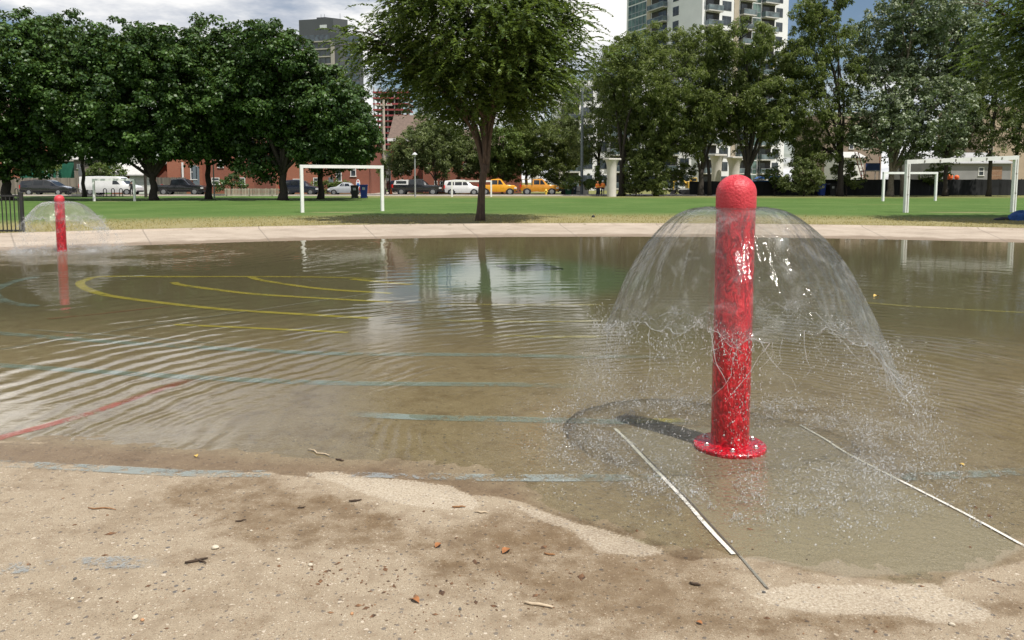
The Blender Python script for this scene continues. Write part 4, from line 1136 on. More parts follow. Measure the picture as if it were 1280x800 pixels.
# the big vase shaped tree in the middle: many upright limbs, arching twigs with small pointed leaves
def vase_tree(loc, label, seed):
    rg = np.random.default_rng(seed)
    root = empty('zelkova_tree', loc, 0, label, 'tree', 'vase shaped trees beside the pool')
    tb = MB()
    hf = 2.15
    tp = [Vector((0.015*i*i*0.4+0.02*math.sin(i), 0.02*math.cos(i*1.4), -0.05+hf*i/6)) for i in range(7)]
    tb.tube(tp, [0.215, 0.165, 0.145, 0.135, 0.13, 0.135, 0.15], 14)
    limbs = []
    nl = 13
    for i in range(nl):
        az = 2*math.pi*(i+rg.uniform(-0.25, 0.25))/nl*1.0 + (0 if i % 2 else 0.3)
        spread = rg.uniform(2.6, 4.4) if i % 3 else rg.uniform(0.6, 1.8)
        top = rg.uniform(5.8, 8.6) if i % 3 else rg.uniform(8.2, 9.4)
        z0 = hf - rg.uniform(0.0, 0.45)
        pts = [(tp[-1].x+0.06*math.cos(az), 0.06*math.sin(az), z0)]
        for f in (0.25, 0.55, 0.8, 1.0):
            rr_ = spread*f**1.6
            pts.append((tp[-1].x+rr_*math.cos(az)+rg.normal(0, 0.08), rr_*math.sin(az)+rg.normal(0, 0.08), z0+(top-z0)*f**0.85))
        pl = catmull(pts, 6)
        r0 = rg.uniform(0.06, 0.10)
        tb.tube([Vector(q) for q in pl], list(np.linspace(r0, 0.018, len(pl))), 8)
        limbs.append(pl)
    boughs = []
    for pl in limbs:
        for j in range(14):
            f = rg.uniform(0.28, 1.0); q = pl[int(f*(len(pl)-1))]
            az = rg.uniform(0, 2*math.pi); out_ = unit(np.array([q[0], q[1], 0.0])+1e-3)
            d = unit(out_*rg.uniform(0.2, 1.4)+np.array([math.cos(az), math.sin(az), rg.uniform(0.0, 0.9)]))
            L = rg.uniform(1.1, 2.4)
            pts = [q, q+d*L*0.5+np.array([0, 0, 0.12*L]), q+d*L+np.array([0, 0, 0.02*L])]
            bl = catmull([tuple(p_) for p_ in pts], 6)
            tb.tube([Vector(p_) for p_ in bl], list(np.linspace(0.026, 0.008, len(bl))), 5)
            boughs.append(bl)
    tb.build('trunk', B_ZEL, root, True, fix=False)
    # envelope: keep twigs inside a broad crown
    def env(p):
        z = p[..., 2] + 0.2*p[..., 0]; rr_ = np.hypot(p[..., 0], p[..., 1])
        lim = np.interp(z, [3.2, 3.7, 4.2, 4.8, 6.0, 7.5, 9.0, 10.2], [0.2, 1.6, 3.3, 4.7, 5.2, 4.7, 3.3, 0.8])
        return rr_ < lim
    tw = []
    for bl in boughs:
        for j in range(24):
            q = bl[int(rg.integers(2, len(bl)))] + rg.normal(0, 0.1, 3)
            out_ = unit(np.array([q[0], q[1], 0.0])+1e-3)
            d = unit(out_*rg.uniform(0.3, 1.3) + rg.normal(0, 0.6, 3) + np.array([0, 0, 0.2]))
            tw.append((q, d, rg.uniform(0.5, 1.15)))
    # shell twigs so the outline is full
    for j in range(2100):
        z = rg.uniform(3.7, 9.4); az = rg.uniform(0, 2*math.pi)
        lim = np.interp(z, [3.2, 3.7, 4.2, 4.8, 6.0, 7.5, 9.0, 10.2], [0.2, 1.6, 3.3, 4.7, 5.2, 4.7, 3.3, 0.8])*(0.80+0.16*math.sin(3*az+z)+0.06*math.sin(7*az-2*z))
        rr_ = lim*rg.uniform(0.62, 0.97)
        q = np.array([rr_*math.cos(az), rr_*math.sin(az), z])
        d = unit(unit(np.array([q[0], q[1], 0.0]))*1.0 + rg.normal(0, 0.45, 3) + np.array([0, 0, 0.15]))
        tw.append((q, d, rg.uniform(0.5, 1.2)))
    Q = np.array([a for a, b, c in tw]); D = np.array([b for a, b, c in tw]); L = np.array([c for a, b, c in tw])
    ok = env(Q); Q, D, L = Q[ok], D[ok], L[ok]
    nlv = 24
    k = np.repeat(np.arange(len(Q)), nlv); f = np.tile(np.linspace(0.08, 1, nlv), len(Q))
    C = Q[k] + D[k]*(L[k]*f)[:, None] + np.array([0, 0, -1.0])*(0.42*L[k]*f**2)[:, None]
    tang = unit(D[k] + np.array([0, 0, -0.84])*f[:, None])
    sidev = unit(np.cross(tang, np.array([0, 0, 1.0])))*np.where(np.arange(len(k)) % 2, 1, -1)[:, None]
    ld = unit(tang*0.8 + sidev*0.8 + rg.normal(0, 0.25, (len(k), 3)) + np.array([0, 0, -0.3]))
    C = C + ld*0.05
    N = unit(np.array([0, 0, 1.0]) + rg.normal(0, 0.45, (len(k), 3)) + D[k]*0.25)
    sz = rg.uniform(0.7, 1.25, len(k))
    tn = np.clip(0.35+0.2*rg.normal(0, 1, len(Q)), 0, 1)[k] + 0.25*f*rg.random(len(k)) + rg.normal(0, 0.12, len(k))
    leaf_mesh('crown', C, N, ld, 0.15*sz, 0.068*sz, tn, M_ZELK, root, 0.15)
    return root
B_ZEL = bark_mat('zelkova_bark', (0.10,0.068,0.050))
Yz = gnd(600, 277).y
zel = vase_tree((X(600, Yz), Yz, 0.02), 'large vase shaped tree on the lawn in the middle', 5)
z2 = copy_tree(zel)
z2.location = (X(1392, 27.5), 27.5, 0.02); z2.rotation_euler = (0, 0, 2.2); z2['label'] = 'overhanging leafy branch of a tree at the upper right corner'
# ------------------------------------------------------------------ football goals
white_p = pm('goal_white', (0.80,0.80,0.78), 0.45, 0.06, 3)
rust = pm('goal_bracket', (0.30,0.27,0.24), 0.6, 0.3, 8, metal=0.6)
def goal(u0, v0, u1, v1, vt0, vt1, w, label, clips=False, lean=0.0):
    a, b = gnd(u0, v0), gnd(u1, v1)
    ha, hb = Zv(vt0, a.y), Zv(vt1, b.y)
    root = empty('goal', ((a.x+b.x)/2, (a.y+b.y)/2, 0), 0, label, 'goal', 'white football goals on the field')
    c = (a+b)/2
    d = (b-a); L = d.length; d.normalize()
    for s, (p, h) in enumerate(((a, ha), (b, hb))):
        m = MB(); q = p-c
        m.bbox(-w/2, w/2, -w/2, w/2, -0.1, h-w*0.0, 0.012)
        o = m.build('post', white_p, root, False, (q.x, q.y, 0)); o.rotation_euler = (0, 0, math.atan2(d.y, d.x))
        if clips:
            k = MB()
            for zz in (h*0.34, h*0.68): MB().box(-w*0.2, w*0.2, -w/2-0.015, -w/2+0.01, zz, zz+0.03).build('bracket', rust, o)
            g = MB().box(-w*0.08, w*0.08, -w/2-0.006, -w/2+0.004, 0, h-w).build('groove', rust, o)
    m = MB()
    n = 8
    m.add([(-L/2-w/2,-w/2*0.98,ha-w),(L/2+w/2,-w/2*0.98,hb-w),(L/2+w/2,w/2*0.98,hb-w),(-L/2-w/2,w/2*0.98,ha-w),
           (-L/2-w/2,-w/2*0.98,ha+0.003),(L/2+w/2,-w/2*0.98,hb+0.003),(L/2+w/2,w/2*0.98,hb+0.003),(-L/2-w/2,w/2*0.98,ha+0.003)],
          [(0,3,2,1),(4,5,6,7),(0,1,5,4),(1,2,6,5),(2,3,7,6),(3,0,4,7)])
    cb = m.build('crossbar', white_p, root); cb.rotation_euler = (0, 0, math.atan2(d.y, d.x))
    if clips:
        for i in range(1, 7):
            xx = -L/2+L*i/7; zz = ha+(hb-ha)*i/7
            MB().box(xx-0.03, xx+0.03, -w/2-0.016, -w/2+0.01, zz-w*0.75, zz-w*0.25).build('bracket', rust, cb)
    return root
goal(378, 266, 478, 264, 206, 207, 0.15, 'near left white goal in front of the maples')
goal(1132, 266, 1266, 265.5, 200, 194.5, 0.19, 'largest white goal nearest on the right', True)
goal(118, 251.5, 168.5, 251.5, 223.5, 223.5, 0.15, 'small white goal in front of the white van')
goal(565, 246, 614, 246, 225.5, 225.5, 0.16, 'small far white goal behind the big tree trunk')
goal(1103.5, 251.5, 1169, 251, 215, 215, 0.16, 'far white goal behind the left post of the largest goal')

# ------------------------------------------------------------------ black railing at far left
blk = pm('black_metal', (0.018,0.018,0.02), 0.45, 0.2)
Yf = gnd(10, 291.5).y
xe = X(26, Yf); x0 = X(-60, Yf)
zt, zbm, zp = Zv(244.5, Yf), Zv(288, Yf), Zv(240, Yf)
root = empty('metal_railing', (xe, Yf, 0), R(2), 'black metal railing cut off by the left edge', 'railing')
for nm, z in (('rail', zt), ('rail', zbm)):
    MB().box(x0-xe, 0, -0.02, 0.02, z-0.03, z+0.02).build(nm, blk, root)
i = 0
for x_ in np.arange(X(22, Yf), x0, -0.115):
    MB().box(x_-xe-0.011, x_-xe+0.011, -0.011, 0.011, zbm-0.06, zt-0.031).build('picket', blk, root)
MB().bbox(-0.045, 0.045, -0.045, 0.045, -0.05, zp, 0.01).build('post', blk, root)
MB().bbox(x0-xe-0.09, x0-xe, -0.045, 0.045, -0.05, zp, 0.01).build('post', blk, root)

# ------------------------------------------------------------------ vehicles
tyre_m = pm('tyre_rubber', (0.02,0.02,0.02), 0.85, 0.2); rim_m = pm('wheel_rim', (0.42,0.42,0.43), 0.35, 0.1, metal=0.8)
trim_m = pm('dark_trim', (0.03,0.03,0.032), 0.6, 0.2); car_glass = glass_mat('car_glass', (0.02,0.025,0.03))
lamp_m = pm('lamp_clear', (0.75,0.75,0.72), 0.15, 0.05); red_l = pm('lamp_red', (0.55,0.02,0.015), 0.2, 0.1)
def car_paint(name, col, rough=0.28): return pm(name, col, rough, 0.05, 2, **{'Coat Weight': 0.7, 'Coat Roughness': 0.05})
PAINT = dict(black=car_paint('car_black', (0.010,0.011,0.014)), white=car_paint('car_white', (0.78,0.78,0.77)), silver=car_paint('car_silver', (0.46,0.48,0.50)),
             yellow=car_paint('car_yellow', (0.80,0.36,0.012)), amber=car_paint('car_amber', (0.66,0.27,0.015)), navy=car_paint('car_navy', (0.015,0.02,0.035)))
# side sections: (x, z_bottom, z_belt, z_top, half width at belt, half width at top), rear at -x
BODIES = {
 'van': dict(sec=[(-2.85,0.42,1.15,1.98,0.90,0.80),(-2.80,0.32,1.15,2.08,0.98,0.86),(-1.0,0.30,1.15,2.13,1.0,0.88),(0.85,0.30,1.15,2.10,1.0,0.88),(1.15,0.30,1.15,2.02,1.0,0.86),(1.90,0.32,1.15,1.20,0.98,0.88),(2.55,0.34,1.02,1.06,0.95,0.86),(2.85,0.40,0.85,0.88,0.86,0.78)],
     win=[(-2.3,-0.2,1.22,1.86),(0.55,1.30,1.22,1.86)], ws=(1.18,1.86), wx=(-1.75,1.95), r=0.38, panel=True),
 'suv': dict(sec=[(-2.35,0.45,1.05,1.40,0.84,0.70),(-2.25,0.34,1.05,1.62,0.92,0.72),(-1.0,0.28,1.05,1.74,0.95,0.74),(0.2,0.28,1.05,1.72,0.95,0.74),(0.55,0.28,1.03,1.60,0.95,0.74),(1.30,0.28,1.0,1.05,0.94,0.80),(2.0,0.30,0.92,0.95,0.90,0.78),(2.35,0.36,0.75,0.78,0.80,0.70)],
     win=[(-2.0,-1.1,1.12,1.52),(-1.0,-0.1,1.12,1.58),(0.0,0.75,1.12,1.56)], ws=(0.58,1.27), wx=(-1.42,1.42), r=0.36),
 'sedan': dict(sec=[(-2.3,0.42,0.82,0.86,0.80,0.72),(-2.15,0.30,0.88,0.92,0.88,0.78),(-1.35,0.26,0.92,0.97,0.91,0.78),(-0.75,0.25,0.92,1.36,0.91,0.62),(0.1,0.25,0.92,1.42,0.91,0.62),(0.35,0.25,0.92,1.36,0.91,0.62),(1.05,0.25,0.90,0.94,0.90,0.78),(1.9,0.28,0.82,0.85,0.86,0.74),(2.3,0.34,0.66,0.69,0.74,0.64)],
     win=[(-0.85,-0.1,0.98,1.28),(0.0,0.62,0.98,1.28)], ws=(0.38,1.02), wx=(-1.36,1.38), r=0.32),
 'pickup': dict(sec=[(-2.9,0.60,1.12,1.15,0.92,0.90),(-2.82,0.48,1.14,1.17,0.97,0.93),(-1.02,0.40,1.14,1.17,0.98,0.93),(-0.95,0.40,1.14,1.78,0.98,0.72),(0.2,0.38,1.14,1.86,0.98,0.74),(0.55,0.38,1.14,1.80,0.98,0.74),(1.25,0.38,1.12,1.17,0.97,0.86),(2.5,0.40,1.08,1.12,0.94,0.82),(2.9,0.48,0.86,0.90,0.86,0.78)],
     win=[(-0.85,0.0,1.20,1.70),(0.1,0.85,1.20,1.70)], ws=(0.58,1.22), wx=(-1.85,1.85), r=0.40),
}
def vehicle(name, kind, paint, u0, u1, label, cat, front_right=True, Y=87.0, yaw=0.0, topper=None, rack=False, rails=False, zscale=1.0, beacon=False):
    B = BODIES[kind]; sec = B['sec']
    L = sec[-1][0]-sec[0][0]
    wpx = (X(u1, Y)-X(u0, Y))
    s = wpx/L
    cx = (X(u0, Y)+X(u1, Y))/2 - (sec[-1][0]+sec[0][0])/2*s*(1 if front_right else -1)
    root = empty(name, (cx, Y, 0.012), (0 if front_right else math.pi)+yaw, label, cat, 'vehicles parked along the street')
    S = lambda x, y, z: (x*s, y*min(s, 1.05), z*zscale)
    loops = []
    for (x, zb, zt_, zz_, w, wt) in sec:
        zm = zb*0.5+zt_*0.5
        loops.append([S(x,-w*0.93,zb),S(x,-w,zm),S(x,-w*0.985,zt_),S(x,-(w*0.5+wt*0.5) if zz_-zt_ < .1 else -wt-(w-wt)*0.1,zz_-0.03 if zz_-zt_>.1 else zz_-0.01),S(x,-wt*0.86,zz_),S(x,wt*0.86,zz_),S(x,(w*0.5+wt*0.5) if zz_-zt_ < .1 else wt+(w-wt)*0.1,zz_-0.03 if zz_-zt_>.1 else zz_-0.01),S(x,w*0.985,zt_),S(x,w,zm),S(x,w*0.93,zb)])
    n = 10; fs = []
    for i in range(len(loops)-1):
        for k in range(n):
            fs.append((i*n+k,i*n+(k+1)%n,(i+1)*n+(k+1)%n,(i+1)*n+k))
    fs.append(tuple(range(n-1,-1,-1))); fs.append(tuple((len(loops)-1)*n+k for k in range(n)))
    body = MB().add(sum(loops, []), fs).build('body', paint, root, 'auto')
    def width(x, z):
        for i in range(len(sec)-1):
            if sec[i][0] <= x <= sec[i+1][0]:
                f = (x-sec[i][0])/(sec[i+1][0]-sec[i][0]+1e-9)
                zt_, zz_, w, wt = [sec[i][k]*(1-f)+sec[i+1][k]*f for k in (2,3,4,5)]
                q = min(1, max(0, (z-zt_)/max(zz_-0.03-zt_, 0.05)))
                return w*0.985*(1-q)+(wt+(w-wt)*0.1)*q
        return 0.9
    for (xa, xb, za, zb_) in B['win']:
        xb2 = xb
        if (xa, xb, za, zb_) == B['win'][-1]: xb2 = xb-0.42*(zb_-za)/0.5
        xa2 = xa+(0.22 if (xa, xb, za, zb_) == B['win'][0] and kind in ('suv','sedan') else 0.03)
        if B.get('panel') and (xa, xb, za, zb_) == B['win'][0]: continue
        for sg in (-1, 1):
            P4 = [S(xa,sg*(width(xa,za)+0.012),za),S(xb,sg*(width(xb,za)+0.012),za),S(xb2,sg*(width(xb2,zb_)+0.016),zb_),S(xa2,sg*(width(xa2,zb_)+0.016),zb_)]
            MB().add(P4+[(p[0],p[1]-sg*0.02,p[2]) for p in P4], [(0,1,2,3),(7,6,5,4),(0,4,5,1),(1,5,6,2),(2,6,7,3),(3,7,4,0)]).build('side_window', car_glass, root)
    wa, wb_ = B['ws']
    def zat(x, col):
        for i in range(len(sec)-1):
            if sec[i][0] <= x <= sec[i+1][0]:
                f = (x-sec[i][0])/(sec[i+1][0]-sec[i][0]); return sec[i][col]*(1-f)+sec[i+1][col]*f
    P4 = [S(wa+0.06,-0.62,zat(wa+0.06,3)+0.012),S(wa+0.06,0.62,zat(wa+0.06,3)+0.012),S(wb_,0.74,zat(wb_,3)+0.012),S(wb_,-0.74,zat(wb_,3)+0.012)]
    MB().add(P4+[(p[0],p[1],p[2]-0.02) for p in P4], [(0,1,2,3),(7,6,5,4),(0,4,5,1),(1,5,6,2),(2,6,7,3),(3,7,4,0)]).build('windscreen', car_glass, root)
    xr = sec[0][0]; xf = sec[-1][0]
    if kind in ('van', 'suv'):
        zt_, zz_ = sec[0][2], sec[0][3]
        MB().box(xr*s-0.025, xr*s+0.02, -0.55, 0.55, (zt_+0.08)*zscale, (zz_-0.06)*zscale).build('rear_window', car_glass, root)
    for sg in (-1, 1):
        zl = sec[0][2]
        MB().box(xr*s-0.03, xr*s+0.10, *sorted((sg*0.70*1.0, sg*(sec[1][4]+0.012))), (zl-0.28)*zscale, (zl+0.10)*zscale).build('tail_light', red_l, root)
        MB().box(xf*s-0.30, xf*s-0.02, *sorted((sg*0.5, sg*(sec[-1][4]+0.02))), (sec[-1][2]-0.12)*zscale, (sec[-1][2]+0.02)*zscale).build('headlight', lamp_m, root)
        for wx in B['wx']:
            r = B['r']
            w = MB().lathe([(r*0.62,-0.11),(r*0.9,-0.12),(r,-0.09),(r,0.09),(r*0.9,0.12),(r*0.62,0.11)], 22, (0,0,0), 'y').build('wheel', tyre_m, root, 'auto', (wx*s, sg*(0.86*min(s,1.05)), r))
            MB().lathe([(r*0.60,-0.115),(r*0.52,-0.09),(r*0.15,-0.10),(r*0.15,0.10),(r*0.52,0.09),(r*0.60,0.115)], 16, (0,0,0), 'y').build('rim', rim_m, w, 'auto')
            MB().lathe([(r*1.16,0.0),(r*1.16,0.012)], 22, (0,0,0), 'y').build('wheel_arch', trim_m, root, False, (wx*s, sg*(0.965*min(s,1.05))*width(wx,0.75)/0.98-0.006, r*1.02))
    MB().box(xr*s-0.08, xr*s+0.05, -0.86, 0.86, 0.42, 0.60).build('bumper', trim_m, root)
    MB().box(xf*s-0.10, xf*s+0.06, -0.80, 0.80, 0.36, 0.54).build('bumper', trim_m, root)
    if topper:
        tp = MB()
        tp.prism([(-2.78*s,1.175),(-1.0*s,1.175),(-1.05*s,1.74),(-2.6*s,1.66)], 'y', -0.84, 0.84).build('bed_cap', PAINT[topper], root)
        for sg in (-1, 1):
            MB().box(-2.45*s, -1.25*s, *sorted((sg*0.83, sg*0.852)), 1.30, 1.60).build('cap_window', car_glass, root)
    if rack:
        rk = MB()
        for sg in (-0.8, 0.8):
            rk.tube([(-2.6*s,sg,1.15),(-2.6*s,sg,1.78),(-1.05*s,sg,1.82),(-1.05*s,sg,1.15)], 0.035, 6)
            rk.tube([(-1.8*s,sg,1.15),(-1.8*s,sg,1.8)], 0.03, 6)
        rk.tube([(-1.05*s,-0.8,1.82),(-1.05*s,0.8,1.82)], 0.035, 6); rk.tube([(-2.6*s,-0.8,1.78),(-2.6*s,0.8,1.78)], 0.035, 6)
        rk.build('ladder_rack', pm('rack_bronze', (0.20,0.13,0.05), 0.5, 0.2), root, False)
    if rails:
        rk = MB()
        for sg in (-0.6, 0.6): rk.tube([(-1.7*s,sg,1.71),(-1.6*s,sg,1.78),(0.1*s,sg,1.80),(0.25*s,sg,1.72)], 0.022, 6)
        rk.build('roof_rail', rim_m, root)
    return root
vehicle('parked_car', 'suv', PAINT['black'], 31, 91, 'shiny black estate car parked before the wooden fence', 'car', True, 86.6, rails=True)
vehicle('parked_van', 'van', PAINT['white'], 105, 175, 'white panel van parked left of the white garage door', 'van', True, 87)
vehicle('pickup_truck', 'pickup', PAINT['black'], 198, 258, 'black pickup truck half hidden by the narrow maple', 'pickup truck', True, 87)
vehicle('parked_car', 'suv', PAINT['navy'], 352, 400, 'dark car under the maple beside the left goal post', 'car', True, 87.2)
vehicle('parked_car', 'sedan', PAINT['silver'], 411, 452, 'silver car behind the black and blue bins', 'car', False, 88.5, zscale=1.02)
vehicle('parked_car', 'suv', PAINT['navy'], 484, 512, 'dark car on the side street behind the orange cone', 'car', True, 108, yaw=0.7)
vehicle('pickup_truck', 'pickup', PAINT['black'], 492, 553, 'black pickup truck with white bed cap behind the lamp post', 'pickup truck', True, 87, topper='white')
vehicle('parked_car', 'suv', PAINT['white'], 556, 602, 'white family car seen through the small middle goal', 'car', True, 86.5)
vehicle('pickup_truck', 'pickup', PAINT['yellow'], 598, 646, 'bright yellow pickup just right of the big tree trunk', 'pickup truck', True, 87)
vehicle('pickup_truck', 'pickup', PAINT['amber'], 650, 698, 'darker yellow pickup with a ladder rack and a hydrant before it', 'pickup truck', True, 88, rack=True)

# ------------------------------------------------------------------ street furniture
galv = pm('galvanised', (0.36,0.37,0.38), 0.5, 0.12, 3, metal=0.3); wood_p = pm('pole_wood', (0.44,0.38,0.31), 0.9, 0.18, 2)
def pole(name, u, vb, vt_, r, mat, label, cat, group=None):
    p = gnd(u, vb); h = Zv(vt_, p.y)
    root = empty(name, (p.x, p.y, 0), 0, label, cat, group)
    MB().tube([(0,0,-0.1),(0,0,h*0.5),(0,0,h)], [r*1.1, r, r*0.85], 12).build('pole', mat, root, 'auto')
    return root, p, h
root, p, h = pole('street_lamp', 519, 246.3, 195.5, 0.075, galv, 'park lamp with a cone shaped top by the black pickup', 'street lamp')
MB().lathe([(0.09,h-0.02),(0.14,h+0.03),(0.14,h+0.16),(0.28,h+0.17),(0.10,h+0.36),(0.02,h+0.40)], 18).build('lamp_shade', pm('lamp_cap', (0.55,0.56,0.56), 0.4, 0.1), root, 'auto')
root, p, h = pole('utility_pole', 481, 242.5, 123, 0.18, wood_p, 'tall pale wooden utility pole right of the left goal', 'utility pole')
MB().bbox(-1.1, 1.1, -0.08, 0.08, h-0.9, h-0.75, 0.02).build('cross_arm', wood_p, root)
for x_ in (-0.95, -0.35, 0.35, 0.95):
    MB().lathe([(0.04,h-0.75),(0.06,h-0.68),(0.03,h-0.58)], 10, (x_,0,0)).build('insulator', pm('porcelain', (0.5,0.5,0.48), 0.3, 0.1), root)
root, p, h = pole('lamp_post', 727, 244.3, 110, 0.16, pm('steel_pole', (0.17,0.19,0.21), 0.5, 0.15, 3, metal=0.3), 'thick grey steel post left of the red and white sign', 'lamp post')
MB().tube([(0,0,h-0.3),(0.5,-0.3,h+0.1),(1.6,-0.6,h+0.25)], [0.07,0.06,0.05], 8).build('arm', galv, root, True)
MB().bbox(1.5, 2.2, -0.75, -0.45, h+0.16, h+0.32, 0.04).build('lamp_head', galv, root)
MB().bbox(-0.3, -0.162, -0.2, 0.2, 1.05, 1.75, 0.02).build('control_box', pm('box_orange', (0.55,0.25,0.03), 0.5, 0.15), root)
pole('thin_pole', 268, 247.5, 190, 0.06, galv, 'thin grey pole left of the picket fence', 'pole')
pole('thin_pole', 948, 244.4, 185, 0.055, galv, 'thin grey pole right of the near red cap', 'pole')
root, p, h = pole('thin_pole', 182.5, 247, 205, 0.13, B_DARK, 'dark wooden pole in front of the white garage door', 'pole')
root, p, h = pole('thin_pole', 104, 244, 198, 0.12, galv, 'grey post beside the back of the white van', 'pole')
MB().bbox(-0.30, 0.28, -0.25, -0.12, Zv(220,p.y), Zv(209,p.y), 0.03).build('meter_box', pm('box_grey', (0.12,0.125,0.13), 0.6, 0.15), root)

# parking sign: white oval with blue and red, and the red and white board
root, p, h = pole('parking_sign', 448, 243.6, 225, 0.035, galv, 'oval blue and red sign on a post behind the bins', 'sign')
oval = [(0.24*math.cos(a), h-0.42+0.52*math.sin(a)) for a in np.linspace(0, 2*math.pi, 24, endpoint=False)]
MB().prism(oval, 'y', -0.07, -0.045).build('board', pm('sign_white', (0.75,0.75,0.74), 0.5, 0.05), root)
MB().prism([(x_*0.72, h-0.60+0.26*math.sin(a)) for (x_, z_), a in zip(oval, np.linspace(0, 2*math.pi, 24, endpoint=False))], 'y', -0.078, -0.072).build('blue_patch', pm('sign_blue', (0.05,0.14,0.42), 0.5, 0.1), root)
MB().prism([(0.10*math.cos(a), h-0.13+0.10*math.sin(a)) for a in np.linspace(0, 2*math.pi, 16, endpoint=False)], 'y', -0.078, -0.072).build('red_disc', pm('sign_red', (0.6,0.03,0.03), 0.5, 0.1), root)
root = empty('notice_board', (X(731.5,86), 86, 0), 0, 'white board with a red mark beside the grey steel post', 'sign')
zb_, zt2 = Zv(234.5,86), Zv(226.5,86)
MB().bbox(-0.42, 0.42, -0.03, 0.03, zb_, zt2, 0.01).build('board', MATS['sign_white'], root)
MB().box(-0.34, 0.30, -0.042, -0.034, zb_+0.33, zb_+0.52).build('red_mark', MATS['sign_red'], root)
MB().box(-0.10, 0.20, -0.042, -0.034, zb_+0.08, zb_+0.26).build('red_mark', MATS['sign_red'], root)
for x_ in (-0.36, 0.36): MB().box(x_-0.03, x_+0.03, 0.032, 0.09, -0.05, zt2).build('leg', galv, root)

# wheelie bins
def wheelie(u, vb, col, label, grp='wheeled rubbish bins by the field', hgt=1.15):
    p = gnd(u, vb)
    m_ = pm('bin_'+col[0], col[1], 0.5, 0.12, 4)
    root = empty('wheeled_bin', (p.x, p.y, 0), R(8), label, 'bin', grp)
    w0, w1 = 0.26, 0.34; h = hgt
    MB().add([(-w0,-w0,0.05),(w0,-w0,0.05),(w0,w0,0.05),(-w0,w0,0.05),(-w1,-w1,h-0.1),(w1,-w1,h-0.1),(w1,w1,h-0.1),(-w1,w1,h-0.1)],
             [(0,3,2,1),(4,5,6,7),(0,1,5,4),(1,2,6,5),(2,3,7,6),(3,0,4,7)]).build('body', m_, root)
    MB().bbox(-w1-0.03, w1+0.03, -w1-0.05, w1+0.03, h-0.098, h, 0.04).build('lid', m_, root)
    MB().box(-0.13, 0.13, -w1-0.012, -w1+0.02, h*0.62, h*0.80).build('sticker', pm('bin_sticker', (0.5,0.52,0.55), 0.5, 0.2), root)
    for sg in (-1, 1): MB().lathe([(0.11,-0.03),(0.11,0.03)], 14, (0,0,0), 'x').build('wheel', tyre_m, root, False, (sg*(w0+0.03), w0, 0.11))
BB, BK, GR = ('blue', (0.012,0.045,0.30)), ('black', (0.014,0.014,0.016)), ('green', (0.02,0.10,0.045))
wheelie(443.5, 248.0, BK, 'black wheeled bin inside the left goal, left of the blue one', hgt=1.2)
wheelie(455, 247.9, BB, 'blue wheeled bin inside the left goal', hgt=1.25)
wheelie(1026.5, 244.8, BB, 'blue wheeled bin by the dark fence on the right', hgt=1.35)
wheelie(1039, 244.8, BK, 'black wheeled bin by the dark fence on the right', hgt=1.3)
wheelie(710, 243.9, GR, 'green wheeled bin under the end of the yellow trailer', hgt=0.9)
wheelie(716.5, 243.8, ('navy', (0.03,0.045,0.06)), 'dark slate wheeled bin right of the green bin', hgt=1.05)

# cone and hydrant
p = gnd(489, 242.6)
root = empty('traffic_cone', (p.x, p.y, 0.012), 0, 'orange traffic cone by the utility pole', 'traffic cone')
og = pm('cone_orange', (0.80,0.14,0.03), 0.55, 0.1)
MB().lathe([(0.20,0.03),(0.17,0.06),(0.05,0.70),(0.03,0.72)], 20).build('cone', og, root, 'auto')
MB().bbox(-0.24, 0.24, -0.24, 0.24, 0, 0.035, 0.02).build('base', og, root)
p = gnd(682.5, 244.5)
root = empty('fire_hydrant', (p.x, p.y, 0), 0, 'yellow fire hydrant in front of the pickup with ladder rack', 'fire hydrant')
yh = pm('hydrant_yellow', (0.72,0.50,0.06), 0.5, 0.1)
MB().lathe([(0.17,-0.02),(0.17,0.06),(0.11,0.08),(0.11,0.50),(0.15,0.52),(0.15,0.56),(0.12,0.60),(0.07,0.70),(0.03,0.72),(0.03,0.77)], 20).build('body', yh, root, 'auto')
for sg in (-1, 1): MB().lathe([(0.06,sg*0.10),(0.06,sg*0.19),(0.03,sg*0.20),(0.03,sg*0.22)], 12, (0,0,0.42), 'x').build('outlet', yh, root)

# small equipment trailer with a curved yellow cover
Yt = 89
root = empty('equipment_trailer', (X(707,Yt), Yt, 0.012), 0, 'small trailer with a curved yellow cover right of the yellow pickups', 'trailer')
arc = [(1.05*math.cos(a), 0.72+0.42*math.sin(a)) for a in np.linspace(0, math.pi, 14)]
MB().prism(arc, 'y', -0.6, 0.6).build('cover', PAINT['amber'], root, 'auto')
MB().bbox(-1.05, 1.05, -0.62, 0.62, 0.42, 0.715, 0.03).build('bed', trim_m, root)
for sg in (-1, 1): MB().lathe([(0.27,-0.08),(0.27,0.08)], 18, (0,0,0), 'y').build('wheel', tyre_m, root, 'auto', (-0.15, sg*0.66, 0.27))
MB().tube([(1.0,0,0.45),(1.75,0,0.38),(1.8,0,0.02)], 0.035, 6).build('tow_bar', trim_m, root)

# bike racks: black hoops along the pavement
for i, u in enumerate((21, 131.5, 141.5, 151.5)):
    p = gnd(u, 245.6)
    pl = [(-0.16,0,-0.05),(-0.16,0,0.62)]+[(-0.16*math.cos(a),0,0.62+0.2*math.sin(a)) for a in np.linspace(0.3, math.pi-0.3, 7)]+[(0.16,0,0.62),(0.16,0,-0.05)]
    o = MB().tube(pl, 0.04, 8).build('bike_rack', blk, None, True, (p.x, p.y, 0))
    tag(o, ['black bike hoop beside the far left maple trunk', 'leftmost of three black bike hoops before the white van', 'middle of three black bike hoops before the white van', 'rightmost of three black bike hoops before the white van'][i], 'bike rack', 'bike hoops along the pavement')

